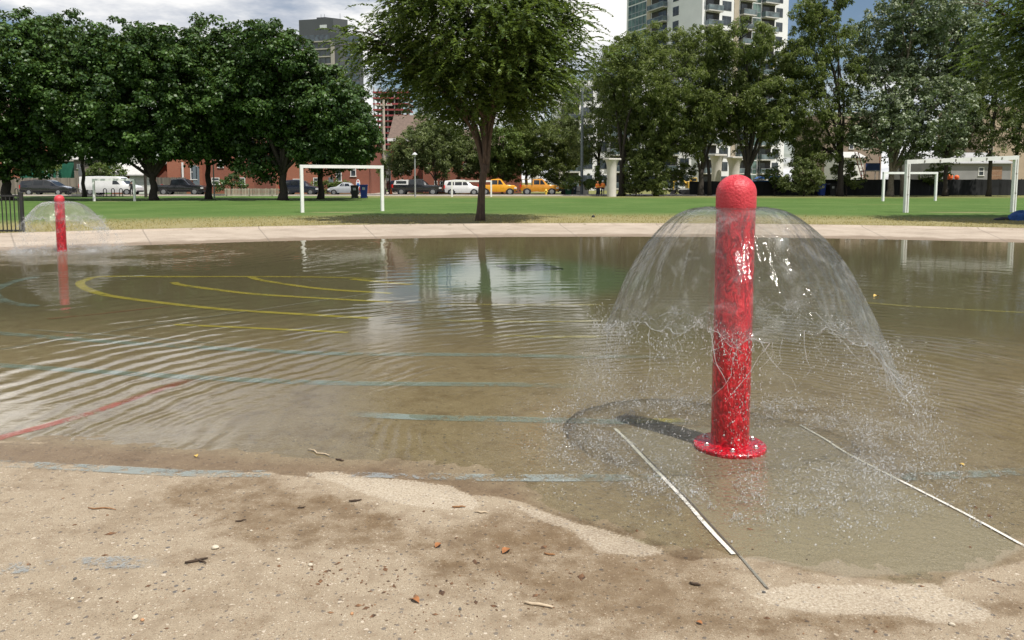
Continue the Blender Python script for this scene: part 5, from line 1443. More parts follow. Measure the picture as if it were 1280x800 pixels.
# bicycle leaning by the estate car
bz = gnd(93.5, 244.6)
root = empty('bicycle', (bz.x, bz.y, 0.02), R(65), 'dark bicycle parked between the estate car and the van', 'bicycle')
for x_ in (-0.52, 0.52):
    w = MB().tube([(0.33*math.cos(a),0,0.33*math.sin(a)) for a in np.linspace(0, 2*math.pi, 21)], 0.025, 6, False).build('wheel', tyre_m, root, True, (x_,0,0.34))
    sp_ = MB()
    for a in np.linspace(0, math.pi, 7)[:-1]: sp_.tube([(0.32*math.cos(a),0,0.32*math.sin(a)),(-0.32*math.cos(a),0,-0.32*math.sin(a))], 0.004, 4)
    sp_.build('spokes', rim_m, w)
MB().tube([(-0.52,0,0.34),(-0.18,0,0.86),(0.36,0,0.82),(0.0,0,0.30),(-0.18,0,0.86)], 0.025, 6).tube([(0.52,0,0.34),(0.36,0,0.82),(0.33,0,1.0)], 0.025, 6).tube([(-0.52,0,0.34),(0,0,0.3)], 0.02, 6).build('frame', trim_m, root)
MB().tube([(0.33,-0.28,1.02),(0.33,0,1.0),(0.33,0.28,1.02)], 0.02, 6).build('handlebar', trim_m, root)
MB().bbox(-0.30, -0.05, -0.07, 0.07, 0.88, 0.95, 0.02).build('saddle', trim_m, root)

# picnic table in the shade
p = gnd(853, 244.4)
root = empty('picnic_table', (p.x, p.y, 0), R(6), 'dark picnic table in the shade left of the twin trunks', 'picnic table')
pw = pm('table_wood', (0.10,0.095,0.09), 0.8, 0.2)
MB().bbox(-0.95, 0.95, -0.38, 0.38, 0.72, 0.77, 0.01).build('table_top', pw, root)
for sg in (-1, 1):
    MB().bbox(-0.95, 0.95, sg*0.72-0.14, sg*0.72+0.14, 0.42, 0.46, 0.01).build('bench', pw, root)
    lg = MB()
    for q in (-1, 1): lg.tube([(sg*0.7,q*0.75,-0.02),(sg*0.7,q*0.2,0.72)], 0.035, 6)
    lg.tube([(sg*0.7,-0.75,0.40),(sg*0.7,0.75,0.40)], 0.03, 6).build('leg_frame', pw, root)

# things lying on the grass at the right edge
p = gnd(1276, 276)
def lump(name, mat, sx, sy, h, loc, label, cat, seed):
    rg = np.random.default_rng(seed)
    n, k = 22, 10
    V = []; 
    for i in range(k+1):
        ph = math.pi/2*i/k
        for j in range(n):
            a = 2*math.pi*j/n
            q = 1+0.22*math.sin(3*a+seed)+0.12*math.sin(5*a+i)+rg.normal(0,0.03)
            V.append((sx*q*math.cos(ph)*math.cos(a), sy*q*math.cos(ph)*math.sin(a), h*math.sin(ph)*(1+0.15*math.sin(2*a+seed))))
    m_ = MB(); fs = [(i*n+j, i*n+(j+1)%n, (i+1)*n+(j+1)%n, (i+1)*n+j) for i in range(k) for j in range(n)]
    o = m_.add(V, fs).build(name, mat, None, True, loc)
    return tag(o, label, cat)
lump('folded_blanket', pm('blanket_blue', (0.02,0.075,0.24), 0.9, 0.35, 7, 0.01), 0.55, 0.4, 0.34, (X(1279,p.y), p.y, 0.02), 'blue folded blanket on the grass at the right edge', 'blanket', 3)
lump('dark_bag', pm('bag_dark', (0.02,0.022,0.03), 0.8, 0.3, 7, 0.01), 0.35, 0.25, 0.11, (X(1258,p.y), p.y+0.1, 0.02), 'flat dark bag on the grass left of the blue blanket', 'bag', 4)
p = gnd(741.5, 272.6)
lump('crow', pm('crow_black', (0.012,0.012,0.014), 0.6, 0.2), 0.07, 0.05, 0.10, (p.x, p.y, 0.02), 'tiny dark lump on the dry grass right of the big tree', 'lump', 6).name = 'dark_lump'

# ------------------------------------------------------------------ fences
# weathered board fence behind the estate car
def board_fence(name, u0, u1, Y, vt_, label, mat, bw=0.14, gap=0.012, pointed=False, cat='fence', vb=None):
    xa, xb = X(u0, Y), X(u1, Y); h = Zv(vt_, Y)
    root = empty(name, (xa, Y, 0), 0, label, cat)
    rg = random.Random(int(u0))
    m_ = MB(); x_ = 0
    while x_ < xb-xa:
        hh = h + rg.uniform(-0.03, 0.03); dy = rg.uniform(-0.006, 0.006)
        w_ = bw-gap
        if pointed: m_.prism([(x_,0.06),(x_+w_,0.06),(x_+w_,hh-0.08),(x_+w_/2,hh),(x_,hh-0.08)], 'y', dy-0.012, dy+0.012)
        else: m_.prism([(x_,0.03),(x_+w_,0.03),(x_+w_,hh),(x_+w_*0.8,hh+0.02),(x_+w_*0.2,hh+0.02),(x_,hh)], 'y', dy-0.012, dy+0.012)
        x_ += bw
    m_.build('boards', mat, root)
    for zz in (h*0.25, h*0.8):
        MB().box(0, xb-xa, 0.022, 0.06, zz-0.05, zz+0.05).build('rail', mat, root)
    x_ = 0.1
    while x_ < xb-xa:
        MB().box(x_-0.05, x_+0.05, 0.064, 0.16, -0.1, h*0.97).build('post', mat, root); x_ += 2.4
    return root
def wood_mat(name, c):
    m, t, out = newmat(name)
    co = t.coord()
    sp_ = t.n.new('ShaderNodeSeparateXYZ'); t.l.new(co, sp_.inputs[0])
    bd = t.math('FLOOR', t.math('MULTIPLY', sp_.outputs[0], 7.14))
    wn = t.n.new('ShaderNodeTexWhiteNoise'); wn.noise_dimensions = '1D'; t.l.new(bd, wn.inputs['W'])
    gr = t.noise(t.vmath('MULTIPLY', co, (18, 1, 1.2)), 3, 4, 0.6)
    k = t.math('ADD', t.math('MULTIPLY', wn.outputs[0], 0.5), t.math('MULTIPLY', gr, 0.5))
    principled(t, out, **{'Base Color': t.ramp(k, [(0.2, tuple(q*0.55 for q in c)), (0.75, tuple(min(1, q*1.25) for q in c))]), 'Roughness': 0.9})
    return m
W_GREY = wood_mat('weathered_boards', (0.25,0.215,0.165)); W_PICK = wood_mat('pale_pickets', (0.42,0.38,0.31)); W_DK = wood_mat('shaded_boards', (0.15,0.135,0.11))  # shaded boards: darker copy with the shade put into its colour
board_fence('board_fence', -40, 106, 96.5, 222.5, 'weathered grey board fence behind the black estate car', W_GREY)
board_fence('board_fence', 196, 232, 97.5, 222, 'short dark board fence left of the brick corner house', W_DK)
board_fence('picket_fence', 281, 349, 80.5, 235.2, 'low pale picket fence under the broad maple', W_PICK, 0.15, 0.06, True)

# dark mesh screening fence along the right
mesh_m = pm('screen_mesh', (0.010,0.011,0.012), 0.9, 0.35, 1.2)
Yd = 84.5
def screen_fence(u0, u1, vt_, label, seed):
    xa, xb = X(u0, Yd), X(u1, Yd); h = Zv(vt_, Yd)
    root = empty('screen_fence', (xa, Yd, 0), 0, label, 'fence')
    n = int((xb-xa)/0.25); rg = random.Random(seed)
    V = []
    for i in range(n+1):
        x_ = (xb-xa)*i/n; dy = 0.03*math.sin(i*0.9)+0.02*math.sin(i*2.3)
        sag = 0.04*abs(math.sin(i*math.pi/10))
        V += [(x_, dy, 0.03), (x_, dy*1.6+0.02, h*0.5), (x_, dy*0.5, h-sag)]
    fs = []
    for i in range(n):
        for k in range(2): fs.append((i*3+k, (i+1)*3+k, (i+1)*3+k+1, i*3+k+1))
    m_ = MB(); m_.add(V, fs); nV = len(V)
    m_.add([(x_, y_+0.012, z_) for x_, y_, z_ in V], [tuple(reversed(f)) for f in fs])
    m_.build('screen', mesh_m, root)
    x_ = 0.0
    while x_ <= xb-xa+0.01:
        MB().tube([(x_,0.09,-0.1),(x_,0.09,h+0.06)], 0.03, 8).build('post', pm('fence_post_dark', (0.07,0.075,0.08), 0.5, 0.15, metal=0.4), root); x_ += 2.5
    return root
screen_fence(862, 1020, 226.5, 'dark screened site fence behind the near red post', 1)
screen_fence(1020, 1300, 224.0, 'dark screened site fence behind the right goals', 2)

# ------------------------------------------------------------------ houses
brickA = brick_mat('brick_orange', (0.40,0.122,0.060), (0.33,0.094,0.048), (0.32,0.22,0.16))
brickB = brick_mat('brick_red', (0.30,0.085,0.048), (0.25,0.066,0.038), (0.25,0.17,0.13))
roofm = pm('shingles_brown', (0.135,0.095,0.075), 0.9, 0.25, 3, 0.02); roofg = pm('shingles_pale', (0.46,0.45,0.43), 0.9, 0.12, 3, 0.02)
trimw = pm('trim_white', (0.74,0.73,0.70), 0.5, 0.06); win_g = glass_mat('window_glass', (0.035,0.045,0.055)); stone = pm('stone_trim', (0.40,0.36,0.30), 0.9, 0.15)
greenw = pm('green_siding', (0.012,0.115,0.070), 0.7, 0.15, 2)
def house(name, u0, u1, Y, veave, depth, wallm, label, roof=None, vridge=None, ridge='x', wins=(), door=None, cat='house', group=None, over=0.35, flat=False, chimney=None):
    xa, xb = X(u0, Y), X(u1, Y); he = Zv(veave, Y); W = xb-xa
    root = empty(name, ((xa+xb)/2, Y, 0), 0, label, cat, group)
    hw = W/2
    hr = Zv(vridge, Y) if vridge else he
    m_ = MB()
    if flat or ridge == 'x': m_.box(-hw, hw, 0, depth, -0.1, he)
    if ridge == 'y' and not flat: m_.prism([(-hw,-0.1),(hw,-0.1),(hw,he),(0,hr-0.05),(-hw,he)], 'y', 0, depth)
    elif not flat: m_.prism([(0.002,he-0.01),(depth-0.002,he-0.01),(depth/2,hr-0.08)], 'x', -hw+0.002, hw-0.002)
    m_.build('wall', wallm, root)
    rf = None
    if flat:
        rf = MB().box(-hw-0.08, hw+0.08, -0.08, depth+0.08, he+0.003, he+0.25).build('roof', roof or stone, root)
    elif ridge == 'x':
        o_ = over; sl = (hr-he)/(depth/2)
        rf = MB().prism([(-o_,he-sl*o_),(depth/2,hr),(depth+o_,he-sl*o_),(depth+o_,he-sl*o_+0.14),(depth/2,hr+0.14),(-o_,he-sl*o_+0.14)], 'x', -hw-0.3, hw+0.3).build('roof', roof, root)
    else:
        o_ = over; sl = (hr-he)/hw
        rf = MB().prism([(-hw-o_,he-sl*o_),(0,hr),(hw+o_,he-sl*o_),(hw+o_,he-sl*o_+0.14),(0,hr+0.14),(-hw-o_,he-sl*o_+0.14)], 'y', -0.4, depth+0.3).build('roof', roof, root)
        for sg in (-1, 1):
            MB().prism([(sg*(hw+o_+0.02),he-sl*o_-0.05),(sg*0.0,hr-0.05),(0,hr+0.20),(sg*(hw+o_+0.02),he-sl*o_+0.20)], 'y', -0.46, -0.405).build('barge_board', trimw, root)
    if chimney and rf is not None:
        cx_, = chimney
        MB().box(cx_-0.35, cx_+0.35, depth/2-0.35, depth/2+0.35, hr-0.6, hr+1.1).build('chimney', wallm, rf)
    px = Y/F_PX
    for (uu, v0, v1, wpx) in wins:
        wx = X(uu, Y)-(xa+xb)/2; w_ = wpx*px; z0, z1 = Zv(v1, Y), Zv(v0, Y)
        fr_ = MB()
        b = 0.09
        fr_.box(wx-w_/2, wx-w_/2+b, -0.05, 0.02, z0, z1).box(wx+w_/2-b, wx+w_/2, -0.05, 0.02, z0, z1).box(wx-w_/2+b, wx+w_/2-b, -0.05, 0.02, z1-b, z1).box(wx-w_/2-0.06, wx+w_/2+0.06, -0.10, 0.02, z0-0.10, z0)
        fr_.box(wx-w_/2+b, wx+w_/2-b, -0.045, 0.02, (z0+z1)/2-0.04, (z0+z1)/2+0.04)
        f = fr_.build('window', trimw, root)
        MB().box(wx-w_/2+b*0.9, wx+w_/2-b*0.9, -0.02, -0.012, z0, z1-b*0.9).build('pane', win_g, f)
    if door:
        uu, v0, v1, wpx, dm_ = door
        wx = X(uu, Y)-(xa+xb)/2; w_ = wpx*px; z0, z1 = max(0.02, Zv(v1, Y)), Zv(v0, Y)
        d_ = MB().bbox(wx-w_/2, wx+w_/2, -0.05, 0.02, z0, z1, 0.015).build('door', dm_, root)
        if wpx > 12:
            for k in range(1, 5): MB().box(wx-w_/2+0.02, wx+w_/2-0.02, -0.056, -0.046, z0+(z1-z0)*k/5-0.012, z0+(z1-z0)*k/5+0.012).build('panel_line', stone, d_)
    return root
GH = 'brick houses along the left street'
house('brick_house', -20, 26, 104, 150, 10, brickA, 'brick house at the far left above the board fence', roofm, 110, 'x', [(10,175,196,7),(18,222,232,5)], group=GH)
hs = house('green_house', 26, 100, 101, 201.5, 8, greenw, 'low green walled building above the board fence', stone, None, flat=True)
pr = empty('porch', (X(65.5,100), 100, 0), 0, 'white vine covered porch posts in front of the green wall', 'porch')
for u in (58.5, 66, 72.8):
    MB().box(X(u,100)-X(65.5,100)-0.12, X(u,100)-X(65.5,100)+0.12, -0.1, 0.1, -0.05, Zv(205 if u > 70 else 211, 100)).build('post', trimw, pr)
MB().box(X(58,100)-X(65.5,100), X(73.4,100)-X(65.5,100), -0.12, 0.12, Zv(223.5,100), Zv(222.2,100)).build('rail', trimw, pr)
blob_tree('vine', 'leafy vine on the white porch posts', 67, 99.6, [(68,211,5),(71,208,4),(63,214,4)], M_LIGHT, B_DARK, (0.22,0.15), 222, 0.05, 1.0, 0.3, seed=70, cat='vine')
house('shed', 94, 108, 100, 199.5, 5, pm('shed_grey', (0.20,0.17,0.14), 0.8, 0.2), 'small pale roofed shed behind the grey post', roofg, 196.5, 'x', [(100,205,210,4)], cat='shed', over=0.5)
# garage with a big white door and a pale roof
house('garage', 140, 192, 97.8, 217.5, 6.5, brickB, 'brick garage with pale roof and white door', roofg, 203.5, 'x', [(151,220.5,228,7)], (176,219.5,244,26,trimw), cat='garage', over=0.5)
house('brick_house', 210, 250, 98, 186, 10, brickA, 'brick corner house behind the black pickup', roofm, 168, 'x', [(243,206,224,8)], (246,208,236,8,pm('door_blue_grey', (0.14,0.17,0.19), 0.5, 0.15)), group=GH)
dp = MB().box(X(229.5,97.8)-0.10, X(229.5,97.8)+0.10, 97.7, 97.86, 0.0, Zv(203,97.8)).build('drain_pipe', trimw); tag(dp, 'white drain pipe on the brick corner house', 'pipe')
house('brick_house', 254, 318, 99, 172, 10, brickB, 'brick house behind the picket fence', roofm, 150, 'x', [(277,200,209,7),(270,222,230,10),(303,222,230,8),(300,180,195,7)], group=GH)
house('brick_house', 345, 398, 98, 174, 10, brickA, 'orange brick house with white windows behind the left goal', roofm, 152, 'x', [(395,199,211,7),(371,223.5,231,9),(395,222,231,6),(372,180,193,7)], group=GH)
house('brick_house', 398.5, 462, 99, 186, 10, brickB, 'darker brick house behind the bins', roofm, 168, 'x', [(424,209,226,7),(442,205,220,7)], (414,222,235,6,MATS['door_blue_grey']), group=GH)
hg = house('brick_house', 489, 528, 112, 172, 11, brickB, 'brick house with brown roof and white fascia right of the utility pole', roofm, 141, 'x', [(502,206,217,5),(512,209,217,4),(502,224,231,5)], group=GH, over=0.7)
MB().box(-2.6, 2.7, -0.80, -0.72, Zv(172,112)-0.55, Zv(172,112)-0.15).build('fascia', trimw, hg)
house('brick_house', 529, 600, 103, 185, 10, brickB, 'brick terrace behind the lamp post and white car', roofm, 160, 'x', [(535,205,214,4),(560,200,212,5),(581,204,212,4),(545,226,236,4),(552,226,236,4)], group=GH)
house('brick_house', 601, 652, 104, 192, 10, brickB, 'brick house behind the yellow pickup', roofm, 165, 'x', [(612,200,212,5),(634,200,212,5)], group=GH)

# flared concrete columns (piers)
conc = pm('pale_concrete', (0.56,0.53,0.48), 0.85, 0.10, 0.8)
def pier(u, Y, vt_, wpx, label):
    p = empty('flared_column', (X(u,Y), Y, 0), R(20), label, 'column', 'flared white concrete columns')
    h = Zv(vt_, Y); r = wpx*Y/F_PX/2
    prof = [(r*1.02,-0.1),(r,0.3),(r*0.98,h*0.55),(r*1.02,h*0.72),(r*1.18,h*0.84),(r*1.38,h*0.92),(r*1.5,h*0.955)]
    MB().lathe(prof, 28).build('shaft', conc, p, 'auto')
    MB().bbox(-r*1.5, r*1.5, -r*1.5, r*1.5, h*0.957, h, 0.04).build('cap', conc, p)
pier(764.5, 79, 198, 11.5, 'whitest flared column beside the dark bush')
pier(669, 118, 202, 10, 'flared column half hidden by leaves above the yellow pickups')
pier(699, 122, 207, 9, 'flared column behind the thin pole left of the steel post')
pier(895, 108, 193, 12, 'flared column between the two dark trunks left of the red cap')
pier(917, 106, 196, 13, 'flared column just above the near red cap')
blk2 = MB().bbox(-1.2, 1.2, -0.4, 0.4, 0, 1.0, 0.03).build('concrete_barrier', conc, None, False, (X(722,91), 91, 0)); tag(blk2, 'low pale concrete barrier left of the steel post', 'barrier')

# ------------------------------------------------------------------ white apartment tower (two faces meeting at a corner)
wall_w = pm('render_white', (0.76,0.76,0.76), 0.8, 0.07, 0.25); wall_b = pm('panel_beige', (0.42,0.36,0.28), 0.8, 0.1, 0.5)
rail_g = glass_mat('railing_glass', (0.10,0.13,0.14)); green_g = glass_mat('green_glass', (0.09,0.14,0.125)); soff = pm('balcony_slab', (0.50,0.49,0.46), 0.8, 0.08)
frame_d = pm('window_frame_dark', (0.10,0.11,0.12), 0.5, 0.1); shade_panel = pm('recess_shade', (0.045,0.043,0.042), 0.8, 0.3, 1)
def tower(name, uc, Y, aR, LR, LL, floors, label, feats_R, feats_L, wallm, fh=3.0, base=0.0, cap=True):
    C = Vector((X(uc, Y), Y, base))
    root = empty(name, C, 0, label, 'apartment building')
    eR = Vector((math.cos(aR), math.sin(aR), 0)); eL = Vector((-math.sin(aR), math.cos(aR), 0))
    H = floors*fh+0.6
    vs = [eR*0, eR*LR, eR*LR+eL*LL, eL*LL]
    MB().add([(v.x,v.y,-0.2) for v in vs]+[(v.x,v.y,H) for v in vs], [(0,3,2,1),(4,5,6,7),(0,1,5,4),(1,2,6,5),(2,3,7,6),(3,0,4,7)]).build('wall', wallm, root)
    def bx_(mb, e, nrm, s0, s1, d0, d1, z0, z1):
        """box on a face: s along the face, d outwards"""
        P = [e*s0+nrm*d0, e*s1+nrm*d0, e*s1+nrm*d1, e*s0+nrm*d1]
        return mb.add([(p.x,p.y,z0) for p in P]+[(p.x,p.y,z1) for p in P], [(0,3,2,1),(4,5,6,7),(0,1,5,4),(1,2,6,5),(2,3,7,6),(3,0,4,7)])
    for e, nrm, feats in ((eR, Vector((math.sin(aR), -math.cos(aR), 0)), feats_R), (eL, Vector((-math.cos(aR), -math.sin(aR), 0)), feats_L)):
        for (kind, s0, s1) in feats:
            if kind == 'pier':
                bx_(MB(), e, nrm, s0, s1, -0.1, 0.12, 0, H-0.3).build('pier', wall_b, root); continue
            for f in range(floors):
                z = f*fh+0.3
                if kind == 'win':
                    fr_ = bx_(MB(), e, nrm, s0, s1, -0.05, 0.05, z+0.55, z+2.45).build('window', frame_d, root)
                    mid = (s0+s1)/2
                    pn = MB(); bx_(pn, e, nrm, s0+0.07, mid-0.04, 0.052, 0.06, z+0.62, z+2.38); bx_(pn, e, nrm, mid+0.04, s1-0.07, 0.052, 0.06, z+0.62, z+2.38)
                    pn.build('pane', win_g, fr_)
                elif kind == 'glaz':
                    fr_ = bx_(MB(), e, nrm, s0, s1, -0.05, 0.06, z+0.05, z+2.75).build('glazing', green_g, root)
                    ml = MB()
                    n_ = max(2, int((s1-s0)/1.3))
                    for i in range(n_+1):
                        q = s0+(s1-s0)*i/n_; bx_(ml, e, nrm, q-0.04, q+0.04, 0.062, 0.10, z+0.05, z+2.75)
                    bx_(ml, e, nrm, s0, s1, 0.062, 0.09, z+0.95, z+1.05)
                    ml.build('mullion', galv, fr_)
                elif kind == 'balc':
                    b = bx_(MB(), e, nrm, s0-0.15, s1+0.15, -0.05, 1.25, z-0.12, z+0.10).build('balcony', soff, root)
                    bx_(MB(), e, nrm, s0, s1, -0.02, 0.04, z+0.102, z+2.8).build('shade_panel', shade_panel, b)  # flat dark panel, the shade behind the balcony put into its colour
                    n_ = 2
                    dr = MB(); bx_(dr, e, nrm, s0+0.25, (s0+s1)/2+0.2, 0.042, 0.06, z+0.15, z+2.35); dr.build('balcony_door', win_g, b)
                    rl = MB()
                    bx_(rl, e, nrm, s0-0.12, s1+0.12, 1.19, 1.22, z+0.14, z+1.10)
                    bx_(rl, e, nrm, s0-0.12, s0-0.09, 0.05, 1.188, z+0.14, z+1.10); bx_(rl, e, nrm, s1+0.09, s1+0.12, 0.05, 1.188, z+0.14, z+1.10)
                    rl.build('railing', rail_g, b)
                    hr_ = MB(); bx_(hr_, e, nrm, s0-0.14, s1+0.14, 1.17, 1.24, z+1.102, z+1.15); hr_.build('handrail', galv, b)
    if cap:
        vs2 = [eR*-0.3+eL*-0.3, eR*(LR+0.3)+eL*-0.3, eR*(LR+0.3)+eL*(LL+0.3), eR*-0.3+eL*(LL+0.3)]
        MB().add([(v.x,v.y,H+0.003) for v in vs2]+[(v.x,v.y,H+0.9) for v in vs2], [(0,3,2,1),(4,5,6,7),(0,1,5,4),(1,2,6,5),(2,3,7,6),(3,0,4,7)]).build('parapet', wallm, root)
    return root
tower('apartment_tower', 873, 160, R(26), 23.5, 27, 17, 'tall white apartment tower behind the right hand trees',
      [('balc',0.9,4.4),('win',5.2,7.6),('pier',8.3,9.6),('balc',10.0,13.2),('glaz',13.4,15.6),('balc',16.0,19.6),('win',20.0,21.9)],
      [('win',7.6,9.6),('balc',11.6,17.2),('pier',17.5,18.9),('glaz',19.2,26.2)], wall_w)
tower('apartment_block', 800, 140, R(-8), 9, 10, 7, 'white mid rise apartment block behind the airy tree', [('win',0.8,2.6),('balc',3.4,6.6),('win',7.0,8.6)],
      [('win',1.2,3.0),('balc',4.0,7.5)], wall_w)
tower('apartment_block', 696, 138, R(4), 13.5, 9, 6, 'white framed apartment block left of the white flared column', [('balc',0.8,3.9),('win',4.7,6.4),('win',7.2,9.0),('balc',9.6,12.8)], [('win',1.5,3.5)], wall_w)
tower('apartment_block', 528, 300, R(20), 6, 7, 18, 'pale slim apartment block above the rounded light tree', [('win',0.8,2.4),('win',3.4,5.0)], [('win',1.2,3.0),('win',4.0,5.8)], pm('panel_grey', (0.44,0.45,0.46), 0.8, 0.1, 0.5))
fl_ = empty('balcony_flag', (X(961,158.2), 158.2, Zv(82,158.2)), 0, 'small blue and yellow flag on a tower balcony', 'flag')
MB().box(-0.45, 0.45, -0.02, 0.02, -0.45, -0.003).build('lower_half', pm('flag_yellow', (0.75,0.62,0.04), 0.7, 0.08), fl_)
MB().box(-0.45, 0.45, -0.02, 0.02, 0.0, 0.5).build('upper_half', pm('flag_blue', (0.03,0.20,0.60), 0.7, 0.08), fl_)

# dark tower on the left
dkw = pm('dark_panel', (0.070,0.074,0.083), 0.7, 0.10, 0.15); dkg = glass_mat('dark_glass', (0.05,0.065,0.08)); beige = pm('slab_beige', (0.36,0.33,0.29), 0.8, 0.1, 0.3)
Yd2 = 318
C = Vector((X(428, Yd2), Yd2, 0))
root = empty('dark_tower', C, 0, 'dark grey apartment tower above the broad maple', 'apartment building')
aD = R(38)
eR = Vector((math.cos(aD), math.sin(aD), 0)); eL = Vector((-math.cos(R(14)), math.sin(R(14)), 0))
Ht = Zv(22, Yd2); fh = 3.05
def prism3(mb, pts, z0, z1):
    n = len(pts)
    return mb.add([(p.x,p.y,z0) for p in pts]+[(p.x,p.y,z1) for p in pts], [tuple(range(n-1,-1,-1)), tuple(range(n,2*n))]+[(i,(i+1)%n,n+(i+1)%n,n+i) for i in range(n)])
LLd, LRd = 19.0, 10.5
base = [eL*0, eR*LRd, eR*LRd+eL*LLd, eL*LLd]
zroof = Zv(41, Yd2)
prism3(MB(), base, 0, zroof).build('wall', dkw, root)
up = [eL*2.6, eR*6-eL*-2.2, eR*8+eL*8, eL*21+eR*6, eL*18.5+eR*0.5]
prism3(MB(), up, zroof+0.003, Ht).build('penthouse', dkw, root)
mp_ = [eL*8+eR*2, eL*8+eR*5, eL*12+eR*5, eL*12+eR*2]
prism3(MB(), mp_, Ht+0.003, Ht+0.9).build('roof_plant', dkw, root)
for q in (2.5, 9.5, 11): MB().tube([(eL*q+eR*3).to_tuple()[:2]+(Ht,), (eL*q+eR*3).to_tuple()[:2]+(Ht+2.2,)], 0.08, 6).build('mast', dkw, root)
nL = Vector((-math.sin(R(14)), -math.cos(R(14)), 0)); nR = Vector((math.sin(aD), -math.cos(aD), 0))
def fb(mb, e, nrm, s0, s1, d0, d1, z0, z1): return prism3(mb, [e*s0+nrm*d0, e*s1+nrm*d0, e*s1+nrm*d1, e*s0+nrm*d1], z0, z1)
fb(MB(), eL, nL, 5.5, 8.6, -0.05, 0.05, Zv(34,Yd2), Zv(30,Yd2)).build('vent_panel', pm('pale_panel', (0.55,0.56,0.58), 0.5, 0.06), root)
for f in range(9):
    z = zroof-0.4-(f+1)*fh
    if f >= 0:
        b = fb(MB(), eL, nL, 3.6, 18.4, -0.05, 0.9, z, z+0.45).build('balcony', beige, root)
        fb(MB(), eL, nL, 4.0, 18.2, -0.02, 0.06, z+0.453, z+fh-0.02).build('glazing', dkg, b)
        ml = MB()
        for k in range(7): fb(ml, eL, nL, 4.0+k*2.3, 4.2+k*2.3, 0.062, 0.12, z+0.453, z+fh-0.02)
        ml.build('mullion', dkw, b)
    w_ = fb(MB(), eR, nR, 2.6, 8.8, -0.05, 0.06, z+0.5, z+fh-0.25).build('window', dkg, root)
    ml = MB()
    for k in range(4): fb(ml, eR, nR, 2.6+k*2.0, 2.75+k*2.0, 0.062, 0.12, z+0.5, z+fh-0.25)
    ml.build('mullion', dkw, w_)
fb(MB(), eL, nL, 2.2, 3.5, -0.05, 1.0, 20, zroof-fh-0.8).build('pier', beige, root)

# tower under construction with red edge guards, and a blue crane
Yc = 405
C = Vector((X(492, Yc), Yc, 0))
root = empty('unfinished_tower', C, 0, 'unfinished concrete tower with red edge guards behind the utility pole', 'construction site')
cgrey = pm('raw_concrete', (0.30,0.28,0.27), 0.9, 0.15, 0.3); redg = pm('guard_red', (0.26,0.045,0.05), 0.7, 0.2); shade = pm('shaded_concrete', (0.12,0.11,0.11), 0.9, 0.2, 0.3)  # concrete of the core is a darker copy, interior shade put into its colour
hwc, dpc = X(512.5,Yc)-X(492,Yc), 16
z = 18.0; k = 0
ztop = Zv(112, Yc)
while z < ztop:
    s_ = MB().box(-hwc-1.5, hwc, 0, dpc, z, z+0.28).build('floor_slab', cgrey, root)
    g_ = MB(); g_.box(-hwc-1.55, hwc+0.05, -0.08, -0.02, z-0.12, z+0.75); g_.box(hwc+0.02, hwc+0.08, -0.02, dpc, z-0.12, z+0.75); g_.build('edge_guard', redg, s_)
    cm = MB()
    for x_ in np.linspace(-hwc-1.1, hwc-0.4, 6): cm.box(x_-0.28, x_+0.28, 0.4, 1.0, z+0.28, z+2.98)
    for x_ in np.linspace(-hwc, hwc-1, 4): cm.box(x_-0.4, x_+0.4, 6, 7, z+0.28, z+2.98)
    cm.build('column', cgrey, s_)
    z += 2.98; k += 1
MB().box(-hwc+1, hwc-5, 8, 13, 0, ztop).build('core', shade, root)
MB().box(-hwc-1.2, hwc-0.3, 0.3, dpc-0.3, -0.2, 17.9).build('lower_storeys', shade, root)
Yk = 395
root = empty('tower_crane', (X(560,Yk), Yk, 0), 0, 'blue tower crane jib in the gap above the unfinished tower', 'crane')
blu = pm('crane_blue', (0.07,0.14,0.36), 0.5, 0.12)
zj0, zj1 = Zv(89.5, Yk), Zv(83, Yk)
xl = X(430, Yk)-X(560, Yk); xr_ = 22
jb = MB()
for (yy_, zz_) in ((-0.9, zj0), (0.9, zj0), (0, zj1)): jb.tube([(xl,yy_,zz_),(xr_,yy_,zz_)], 0.16, 5)
n_ = 26
for i in range(n_):
    x0_ = xl+(xr_-xl)*i/n_; x1_ = xl+(xr_-xl)*(i+1)/n_; xm = (x0_+x1_)/2
    for yy_ in (-0.9, 0.9): jb.tube([(x0_,yy_,zj0),(xm,0,zj1)], 0.09, 4).tube([(xm,0,zj1),(x1_,yy_,zj0)], 0.09, 4)
jb.build('jib', blu, root)
ms = MB()
for sx in (-0.9, 0.9):
    for sy in (-0.9, 0.9): ms.tube([(sx,sy,0),(sx,sy,zj1+8)], 0.16, 5)
zz_ = 0
while zz_ < zj0:
    for sy in (-0.9, 0.9): ms.tube([(-0.9,sy,zz_),(0.9,sy,zz_+2.4)], 0.08, 4)
    zz_ += 2.4
ms.build('mast', blu, root)

